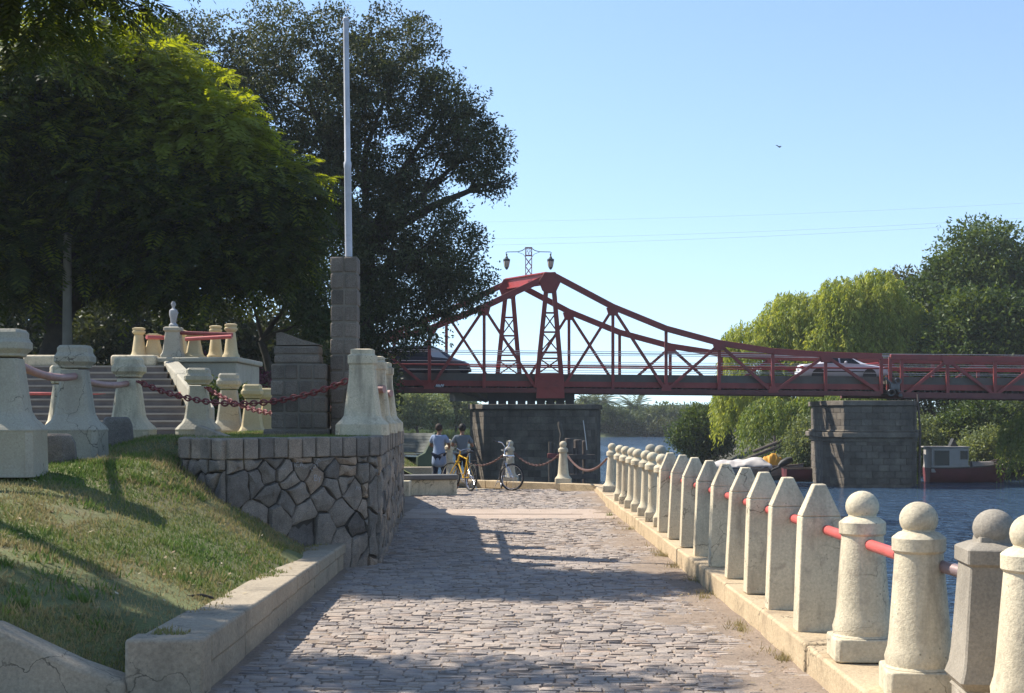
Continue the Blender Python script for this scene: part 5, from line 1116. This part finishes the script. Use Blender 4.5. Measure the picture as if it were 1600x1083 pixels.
def limbs(b, base, r0, fork, lobes, twigs=4, wig=.25):
    base = Vector(base); fk = Vector(fork); n = 6; P = [base.lerp(fk, i / n) + Vector((random.uniform(-1, 1), random.uniform(-1, 1), 0)) * r0 * wig * (0 < i < n) for i in range(n + 1)]
    b.tube(P, [r0 * (1.35 if i == 0 else 1.05 - .35 * i / n) for i in range(n + 1)], 12)
    for c, r in lobes:
        c = Vector(c); L_ = (c - fk).length; s = P[-1 - (random.random() < .3)]; m_ = s.lerp(c, .5) + Vector((random.uniform(-.1, .1) * L_, random.uniform(-.1, .1) * L_, random.uniform(-.02, .14) * L_))
        Q = [s, s.lerp(m_, .5) + Vector((0, 0, .02 * L_)), m_, m_.lerp(c, .6), c]; rr = r0 * (.42 + .25 * random.random()); b.tube(Q, [rr, rr * .8, rr * .58, rr * .4, rr * .25], 8)
        for k in range(twigs):
            d = Vector(tuple(rdir(1)[0])); e = c + Vector((d.x * r[0], d.y * r[1], d.z * r[2])) * .85; st = Q[random.choice((2, 3, 4))]; md = st.lerp(e, .5) + Vector((0, 0, .06 * (e - st).length)) + Vector(tuple(rdir(1)[0])) * .1 * (e - st).length
            b.tube([st, md, e], [rr * .3, rr * .18, rr * .06], 5)
def foliage_mat(name, cols, tr=.35, tcol=(1.35, 1.25, .5), rough=.55): return mat(name, cols[1], rough, .0, tone=cols, transl=tr, tcol=tcol, spec=.25)
def broad(t, lobes, clumps, per, size, spread, m, shell=.42, flat=.7, droop=0.0, name='crown', out=.6, aspect=.5):
    o = np.array(t.location); P, d, r = lobe_points(lobes, clumps, shell); P = P - o; n = clumps * per
    off = np.clip(rng.normal(size=(clumps, per, 3)), -1.55, 1.55) * spread * np.array([1, 1, flat]) * rng.uniform(.6, 1.35, (clumps, 1, 1)); C = (P[:, None] + off).reshape(-1, 3)
    D = np.repeat(d, per, 0) * out + rdir(n) + np.array([0, 0, -droop]); tn = np.repeat(rng.normal(.48, .27, clumps), per) + rng.normal(0, .12, n)
    return leafmesh(name, C, D, size * rng.uniform(.65, 1.3, n), size * aspect * rng.uniform(.7, 1.2, n), tn, m, t)
def fronds(t, lobes, count, L_, pairs, m, shell=.5, name='crown', ll=.11, lw=.042, droop=.5, cut=None, tb=None):
    o = np.array(t.location); P, d, r = lobe_points(lobes, count, shell)
    if cut is not None: k = cut(P); P, d, r = P[k], d[k], r[k]
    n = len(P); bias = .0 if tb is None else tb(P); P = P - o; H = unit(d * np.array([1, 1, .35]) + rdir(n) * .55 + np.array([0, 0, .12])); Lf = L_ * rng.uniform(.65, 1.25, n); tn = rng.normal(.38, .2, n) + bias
    Sd = unit(np.cross(H, np.array([0, 0, 1.0]) + rdir(n) * .25)); C, D, LL, T, NN = [], [], [], [], []
    for i in range(pairs):
        f = (i + .8) / pairs; p = P + H * (Lf * f)[:, None] + np.array([0, 0, -1.0]) * (droop * Lf * f * f)[:, None]; tg = unit(H + np.array([0, 0, -2 * droop * f])); sc = math.sin(math.pi * min(1, .18 + .75 * f)) ** .7
        for s_ in (-1, 1):
            C.append(p); D.append(unit(Sd * s_ + tg * .55 + np.array([0, 0, -.22]) + rdir(n) * .12)); LL.append(ll * (Lf / L_) * sc * 1.6); T.append(tn + rng.normal(0, .06, n)); NN.append(np.cross(Sd, tg) + rdir(n) * .25)
    C, D, LL, T, NN = (np.concatenate(x) for x in (C, D, LL, T, NN)); return leafmesh(name, C, D, LL, lw, T, m, t, NN)
def willow(t, lobes, strands, per, m, name='crown', lmax=3.2, size=.3, zmin=-1.9):
    o = np.array(t.location); P, d, r = lobe_points(lobes, strands, .25); k = d[:, 2] > -.35; P, d = P[k], d[k]; n = len(P); Ls = lmax * rng.uniform(.25, 1.0, n) * (1.1 - .5 * np.clip(d[:, 2], 0, 1)); Ls = np.minimum(Ls, np.maximum(.3, P[:, 2] - zmin))
    C, T = [], []; tn = rng.normal(.5, .2, n); sw = unit(d * np.array([1, 1, 0]) + 1e-6)
    for i in range(per):
        f = (i + rng.uniform(0, 1, n)) / per; C.append(P + sw * (.35 * np.sqrt(f))[:, None] - np.array([0, 0, 1.0]) * (Ls * f)[:, None] + rng.normal(0, .07, (n, 3))); T.append(tn + rng.normal(0, .12, n) + .1 * f)
    C, T = np.concatenate(C) - o, np.concatenate(T); N_ = len(C); D = rdir(N_) * .85 + np.array([0, 0, -1.0])
    return leafmesh(name, C, D, size * rng.uniform(.7, 1.3, N_), size * .27, T, m, t)
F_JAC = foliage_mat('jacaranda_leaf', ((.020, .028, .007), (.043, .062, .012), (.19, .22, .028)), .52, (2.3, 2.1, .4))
F_EVG = foliage_mat('dark_evergreen_leaf', ((.028, .036, .016), (.055, .068, .03), (.095, .11, .05)), .32, (1.4, 1.3, .6))
F_EVGL = foliage_mat('mid_green_leaf', ((.03, .045, .016), (.055, .08, .026), (.09, .12, .04)), .3)
F_WIL = foliage_mat('willow_leaf', ((.14, .19, .03), (.26, .31, .055), (.45, .46, .11)), .48, (1.3, 1.2, .5))
F_WILG = foliage_mat('green_willow_leaf', ((.085, .135, .03), (.16, .22, .045), (.27, .3, .075)), .4, (1.3, 1.2, .5))
F_DKG = foliage_mat('dark_bank_leaf', ((.026, .046, .012), (.062, .10, .02), (.135, .175, .036)), .36)
F_OLV = foliage_mat('olive_bank_leaf', ((.03, .04, .015), (.06, .07, .025), (.1, .10, .04)), .3)
F_GRY = foliage_mat('grey_green_leaf', ((.09, .12, .05), (.165, .2, .085), (.24, .27, .12)), .4)
F_FAR = foliage_mat('far_bank_leaf', ((.06, .085, .045), (.105, .135, .07), (.15, .17, .095)), .32)
F_REDL = mat('red_purple_leaf', (.1, .02, .03), .6, 0, tone=((.05, .012, .018), (.12, .025, .04), (.2, .06, .08)), transl=.3)
def tree(name, label, base, r0, fork, lobes, kind, m, bark=M_BARK, group=None, cat='tree', twigs=4, limb_lobes=None, **kw):
    t = thing(name, label, cat, base, 0, group); b = MB(); b.M = Matrix.Translation(-Vector(base)); limbs(b, base, r0, fork, limb_lobes or lobes, twigs); b.build('trunk', bark, t, angle=60)
    {'b': broad, 'f': fronds, 'w': willow}[kind](t, lobes, m=m, **kw); return t
# the near feathery tree whose hanging branches fill the upper left corner
NL = [((-6.1, 17.9, 7.5), (2.1, .95, 1.0)), ((-9.8, 20.2, 8.3), (2.4, 1.6, 1.6)), ((-7.6, 18.3, 8.6), (2.0, 1.1, 1.2)), ((-7.2, 12.0, 6.9), (2.7, .8, .8)), ((-13.5, 21, 9), (3, 2.5, 2))]
tree('feathery_tree', 'nearest feathery-leaved tree, its dark fronds hanging into the upper left corner', (-11.8, 17.6, 1.3), .28, (-11.2, 17.4, 5.2), NL, 'f', F_JAC, count=5200, L_=.5, pairs=11, shell=.55)
# the big feathery tree with the black trunk behind the steps
JL = [((-13.6, 46, 10.6), (4.4, 4.5, 4.6)), ((-10.6, 45, 9.6), (2.9, 3.2, 3.4)), ((-8.5, 44.6, 8.4), (2.3, 2.6, 2.2)), ((-17.5, 45, 10.2), (4.2, 4, 5)), ((-10.3, 44.3, 6.6), (3.4, 3, 1.3)), ((-15.5, 44, 7.0), (4, 3, 1.6)), ((-11.6, 43.6, 12.4), (1.7, 1.6, 1.3)), ((-9.2, 43.4, 10.7), (1.5, 1.5, 1.1)), ((-7.0, 43.6, 8.7), (1.3, 1.3, .9)), ((-7.1, 43.4, 7.0), (1.5, 1.3, .8)), ((-12.2, 42, 8.8), (1.8, 1.2, 1.0)), ((-15.2, 41.8, 10.4), (2.0, 1.2, 1.2)), ((-9.8, 42.2, 7.6), (1.5, 1.1, .8)), ((-13.6, 42, 12.3), (1.8, 1.2, 1.1))]
tree('feathery_tree', 'large dark feathery tree with a black trunk behind the steps and sunlit yellow-green upper fronds', (-14.8, 45, 2.8), .52, (-14.4, 45, 5.6), JL, 'f', F_JAC, count=15000, L_=.85, pairs=8, shell=.36, ll=.2, lw=.085, tb=lambda P: .6 * smoothstep(8.2, 10.5, P[:, 2]) * smoothstep(-13.5, -9.5, P[:, 0]) + .25 * smoothstep(8, 13, P[:, 2]))  # tone bias paints the sun glow onto the upper right fronds
# the tall dark evergreen by the bridge
EL = [((-8.6, 58.5, 15.4), (4.2, 3.6, 3.6)), ((-4.8, 57.5, 15.8), (2.2, 2.4, 2.6)), ((-2.9, 57, 14.0), (1.7, 2, 1.7)), ((-1.6, 57, 12.6), (1.5, 1.8, 1.3)), ((-.9, 57, 11.2), (.95, 1.3, .8)), ((-3.6, 57, 8.4), (2.5, 3, 2.6)), ((-6.6, 57.5, 9.4), (2.6, 3, 3.2)), ((-10.6, 58.5, 11), (3.6, 3.5, 4)), ((-5.2, 56.6, 5.8), (2.7, 2.6, 1.7)), ((-6.4, 57, 3.6), (1.6, 2, 2.2)), ((-13.5, 59, 16), (3.4, 3, 2.6)), ((-2.3, 56.8, 7.2), (1.4, 2, 1.3)), ((-4.4, 57.5, 11.5), (1.5, 1.8, 1.2)), ((-6.6, 58, 12.6), (1.6, 2, 1.3))]
tree('evergreen_tree', 'tall dark evergreen tree behind the flagpole, with sky showing between its upper branches', (-6.1, 57.8, 1.2), .42, (-6.0, 57.8, 8.6), EL, 'b', F_EVG, twigs=6, clumps=2500, per=86, size=.15, spread=.29, shell=.36, droop=.2)
tree('small_tree', 'lighter grey-green small tree with leaning dark trunks, left of the stone pillar', (-8.0, 50, 1.2), .17, (-8.9, 50, 4.4), [((-7.4, 49.5, 6.6), (.9, 1, 1.3)), ((-6.9, 49.5, 5.2), (.8, 1, .9)), ((-9.4, 50, 7.0), (1.0, 1, .9))], 'b', F_EVGL, clumps=330, per=46, size=.16, spread=.26, shell=.45, droop=.3)
# the dark belt behind the terrace
belt = [(-27, 66, 2.6, 6.5, 4.5), (-21, 68, 2.6, 5.5, 4.2), (-16.6, 64, 2.6, 5.8, 3.4), (-12, 66, 2.2, 5.4, 3.4), (-8.8, 70, 1.4, 4.6, 2.6), (-34, 60, 2.6, 7, 5)]
lb = ['dark background tree behind the black trunk, at the far left', 'dark background tree just right of the cream light pole', 'dark background tree behind the leftmost terrace bollards', 'dark background tree behind the statue pedestal', 'dark background tree between the leaning trunks and the stone pillar', 'dark background tree in the gap at the left edge above the shaded bollards']
for (x, y, z, h, r), lab in zip(belt, lb):
    tree('background_tree', lab, (x, y, z - .2), .2, (x, y, z + h * .3), [((x, y, z + h * .55), (r, r * .7, h * .5)), ((x + r * .5, y - 1, z + h * .35), (r * .7, r * .6, h * .36)), ((x - r * .5, y - .6, z + h * .4), (r * .7, r * .6, h * .4))], 'b', F_EVG, twigs=2, group='dark trees behind the terrace', clumps=420, per=40, size=.3, spread=.5, shell=.45)
t = thing('red_hedge', 'red-leaved shrub hedge right of the terrace bollards', 'shrub', (-7.8, 39, 1.2)); broad(t, [((-7.6, 39, 2.3), (.95, .8, 1.0)), ((-8.8, 39.5, 2.6), (.8, .8, .9))], 260, 40, .11, .2, F_REDL, name='foliage')
t = thing('shrub', 'spiky green shrub on the slope beside the short yellow bollards', 'shrub', (-6.0, 30, 1.3)); broad(t, [((-6.0, 30, 1.9), (.5, .5, .6))], 60, 50, .14, .16, F_EVGL, name='foliage')
# ---- right bank
bk = 'willows on the right bank'
tree('willow', 'yellow-green weeping willow leaning over the moored boats, left of the tallest willow', (20, 103, .2), .3, (19.4, 102.5, 4), [((17.6, 102, 6.6), (2.5, 3, 2.4)), ((20.6, 102, 8.4), (3.0, 3, 2.6)), ((16.5, 101, 3), (2.0, 2.4, 2.6)), ((20.6, 100, 4), (3.4, 2.5, 3))], 'w', F_WIL, M_BARKL, bk, strands=3000, per=24, size=.34, lmax=2.5)
tree('willow', 'tallest yellow-green weeping willow, rising above the silver sedan', (25, 101, .4), .42, (24.6, 100.6, 5), [((23.6, 100, 9.6), (2.4, 2.6, 2.2)), ((25.8, 100, 10.7), (1.9, 2.4, 1.7)), ((25.6, 100, 7), (3.4, 3, 3)), ((22.6, 99.5, 6.6), (2.8, 2.6, 2.8)), ((28, 100.5, 7.6), (2.2, 2.5, 2.6))], 'w', F_WIL, M_BARKL, bk, strands=3400, per=26, size=.34, lmax=2.6)
tree('willow', 'pale green willow curtain hanging below the bridge deck left of the second pier', (21.5, 94, 0), .25, (21, 94, 2.5), [((17.6, 93.6, 1.4), (2.4, 2, 1.8)), ((20.6, 93.5, 1.6), (2.6, 2, 2.1)), ((23, 94, 2), (2.2, 2, 2))], 'w', F_WILG, M_BARKL, bk, strands=1700, per=22, lmax=2.4, size=.3)
tree('willow', 'green weeping willow tip at the right edge, beside the fishing boat', (30, 78.5, 0), .2, (29.4, 78, 2), [((28.3, 77.6, .8), (1.3, 1.3, 1.1)), ((30, 78, 1.8), (1.8, 1.5, 1.6))], 'w', F_WILG, M_BARKL, bk, strands=900, per=26, lmax=2.4, size=.25)
def bt(name, lab, x, y, zb, ztop, r, m, n=700, size=.34, per=44, dx=0, cat='tree'):
    h = ztop - zb; tree(name, lab, (x, y, zb), .28 if h > 6 else .1, (x + dx, y, zb + h * .38), [((x, y, zb + h * .72), (r * .75, r * .7, h * .28)), ((x + r * .55, y - .8, zb + h * .52), (r * .6, r * .6, h * .3)), ((x - r * .55, y - .6, zb + h * .5), (r * .6, r * .6, h * .3)), ((x, y - r * .4, zb + h * .3), (r * .8, r * .5, h * .28))], 'b', m, twigs=3, cat=cat, group='trees and bushes on the right bank', clumps=n, per=per, size=size, spread=size * 1.5, shell=.38, droop=.1)
bt('bank_tree', 'tallest dark green tree on the right bank, at the top right', 36.0, 107, .4, 16.8, 5.8, F_DKG, 1700)
bt('bank_tree', 'dark green tree at the right edge beyond the tallest one', 43.5, 106, .4, 16.2, 5, F_DKG, 1100)
bt('bank_tree', 'olive brown-tinged tree between the tallest willow and the tallest dark tree', 30.5, 110, .4, 13.2, 4, F_OLV, 800)
bt('bank_tree', 'lower dark tree behind the right end of the approach span', 32.8, 98, .3, 10.8, 4.4, F_DKG, 1200)
bt('bank_tree', 'shaded dark tree behind the right edge of the approach span', 41.5, 96, .3, 10.2, 4.2, F_DKG, 900)
bt('bank_bush', 'dark rounded bush at the water left of the willows', 14.6, 108, -2.0, 2.4, 2.0, F_DKG, 420, .26, cat='bush')
bt('bank_bush', 'bright bush above the fishing boat, right of the second pier', 24.8, 88, -1.9, 1.9, 2.2, F_GRY, 420, .2, cat='bush')
bt('bank_bush', 'dark green bush behind the fishing boat bow', 29.5, 89, -1.6, 2.8, 2.8, F_DKG, 520, .24, cat='bush')
bt('bank_bush', 'pale green bush beside the left face of the second pier', 19.2, 90, -1.9, 1.6, 1.8, F_GRY, 360, .2, cat='bush')
bt('bank_bush', 'mid-green bush under the right part of the approach span', 34.5, 90, -1.0, 3.6, 3.2, F_EVGL, 560, .26, cat='bush')
bt('bank_bush', 'low pale bush between the fishing boat and the weeping willow tip', 28.2, 83.5, -2.0, 1.0, 1.9, F_GRY, 320, .2, cat='bush')
t = thing('water_plant', 'small yellow-green tuft at the water by the right pier foot', 'plant', (21.9, 77, WZ)); broad(t, [((21.9, 77, WZ + .3), (.35, .3, .35))], 30, 40, .12, .1, F_WIL, name='foliage')
# ---- far bank
FB = [((-2, 256, -0.30), (7, 3, 3.00)), ((8, 254, -0.70), (6, 3, 2.40)), ((16, 255, -0.10), (7, 3, 3.20)), ((22, 252, -0.50), (5, 2.5, 2.60)), ((28, 254, 0.50), (6, 3, 3.00)), ((34, 256, 0.30), (6, 3, 3.20)), ((42, 258, 0.70), (8, 3, 3.40)), ((11, 262, 1.30), (8, 3, 2.80)), ((-12, 258, -0.10), (9, 3, 3.60)), ((-26, 260, 0.30), (10, 3, 3.80)), ((54, 262, 1.30), (9, 3, 3.80)), ((68, 264, 1.30), (10, 3, 4.20))]
t = thing('far_woods', 'low band of grey-green woodland along the far bank', 'woods', (20, 256, -2)); t['kind'] = 'stuff'
o = broad(t, FB, 2600, 30, .7, .9, F_FAR, shell=.4, name='foliage'); o['kind'] = 'stuff'
tree('far_tree', 'yellowish rounded bush at the water line of the far bank', (27.5, 248.5, -2.2), .1, (27.5, 248.5, -1), [((27.5, 248.5, -.6), (3.2, 1.8, 1.7)), ((25, 248.5, -1), (1.8, 1.5, 1.1))], 'b', F_OLV, cat='bush', twigs=1, clumps=160, per=40, size=.42, spread=.5)
tree('far_tree', 'dark rounded tree standing out in front of the far bank woods', (17, 249.5, -2.2), .2, (17, 249.5, -.8), [((17, 249.5, 1), (3.6, 2, 2.4)), ((20, 249.5, .2), (2.6, 2, 1.9))], 'b', F_EVGL, twigs=1, clumps=300, per=40, size=.45, spread=.6)
def palm(label, px, top, Y, r, ztr):
    p = PX(px, top, Y); t = thing('palm_tree', label, 'palm tree', (p.x, Y, -2), 0, 'palms on the far bank'); H = p.z + 2 - r * .4
    MB().tube([(0, 0, 0), (.1, 0, H * .5), (0, 0, H)], [.4, .32, .34], 10).build('trunk', M_BARKL, t)
    C, D, N2 = [], [], []
    for k in range(70):
        a = random.uniform(0, 6.28); el = random.uniform(-.5, 1.2); h = np.array([math.cos(a) * math.cos(el), math.sin(a) * math.cos(el), math.sin(el)])
        for i in range(9):
            f = (i + .5) / 9; q = np.array([0, 0, H]) + h * r * f - np.array([0, 0, 1]) * r * .55 * f * f * math.cos(el)
            for s_ in (-1, 1): C.append(q); D.append(h * .6 + np.cross(h, [0, 0, 1]) * s_ - np.array([0, 0, .35]))
    leafmesh('crown', np.array(C), np.array(D), r * .34, .13, rng.uniform(.2, .8, len(C)), F_FAR, t); return t
palm('broad dark palm rising above the far bank trees, left of the open one', 938, 616, 262, 4.3, 0); palm('feathery open palm above the far bank, right of the broad one', 991, 622, 262, 4.0, 0)
palm('small palm just right of the bridge pier on the far bank', 918, 622, 258, 2.6, 0)
# ---- left bank seen under the bridge
lbk = 'trees on the far left bank under the bridge'
def lt(lab, px, Y, top, w_, m, lean=0, n=320):
    p = PX(px, top, Y); r = w_ / F * Y / 2; zb = -1.3; h = p.z - zb; tree('bank_willow', lab, (p.x, Y, zb), .2, (p.x + lean, Y, zb + h * .34), [((p.x, Y, zb + h * .72), (r, r * .8, h * .3)), ((p.x + r * .6, Y - 1, zb + h * .55), (r * .6, r * .6, h * .25)), ((p.x - r * .6, Y - 1, zb + h * .55), (r * .6, r * .6, h * .25))], 'b', m, M_BARK, lbk, twigs=3, clumps=n, per=44, size=.3, spread=.45, droop=.4)
lt('grey-green tree with a forked dark trunk above the reeds, seen over the bench', 655, 152, 612, 84, F_GRY, -.3, 420)
lt('pale green tree behind the standing people, left of the dark pier', 712, 158, 606, 60, F_GRY, 0, 340)
lt('darker tree at the left under the bridge, next to the wall corner', 612, 165, 604, 70, F_EVGL, 0, 340)
lt('low dense tree on the left bank between the forked tree and the pale one', 690, 190, 622, 60, F_EVGL, 0, 300)
lt('large dim tree closing the view behind the forked tree', 640, 215, 596, 150, F_GRY, 0, 520)
P = [(random.uniform(-26, -4.6), random.uniform(151, 175), -1.2) for _ in range(26000)]
blades('reeds', P, 1.25, mat('reed_blade', (.1, .15, .03), .7, 0, tone=((.09, .12, .03), (.12, .17, .035), (.16, .2, .05)), transl=.35), .05, .35)

# ------------------------------------------------------------------ thin summer haze over the river
hz = MB().box(0, 140, 14, 700, 300, 38.5); o = hz.build('haze', mat('haze_air', (1, 1, 1), var=0), smooth=False); tag(o, kind='stuff')
hm = o.data.materials[0].node_tree; hm.nodes.remove(hm.nodes['Principled BSDF']); pv = hm.nodes.new('ShaderNodeVolumePrincipled'); pv.inputs['Color'].default_value = (.9, .95, 1, 1); pv.inputs['Density'].default_value = .00028; pv.inputs['Anisotropy'].default_value = .0
hm.links.new(pv.outputs[0], hm.nodes['Material Output'].inputs['Volume'])
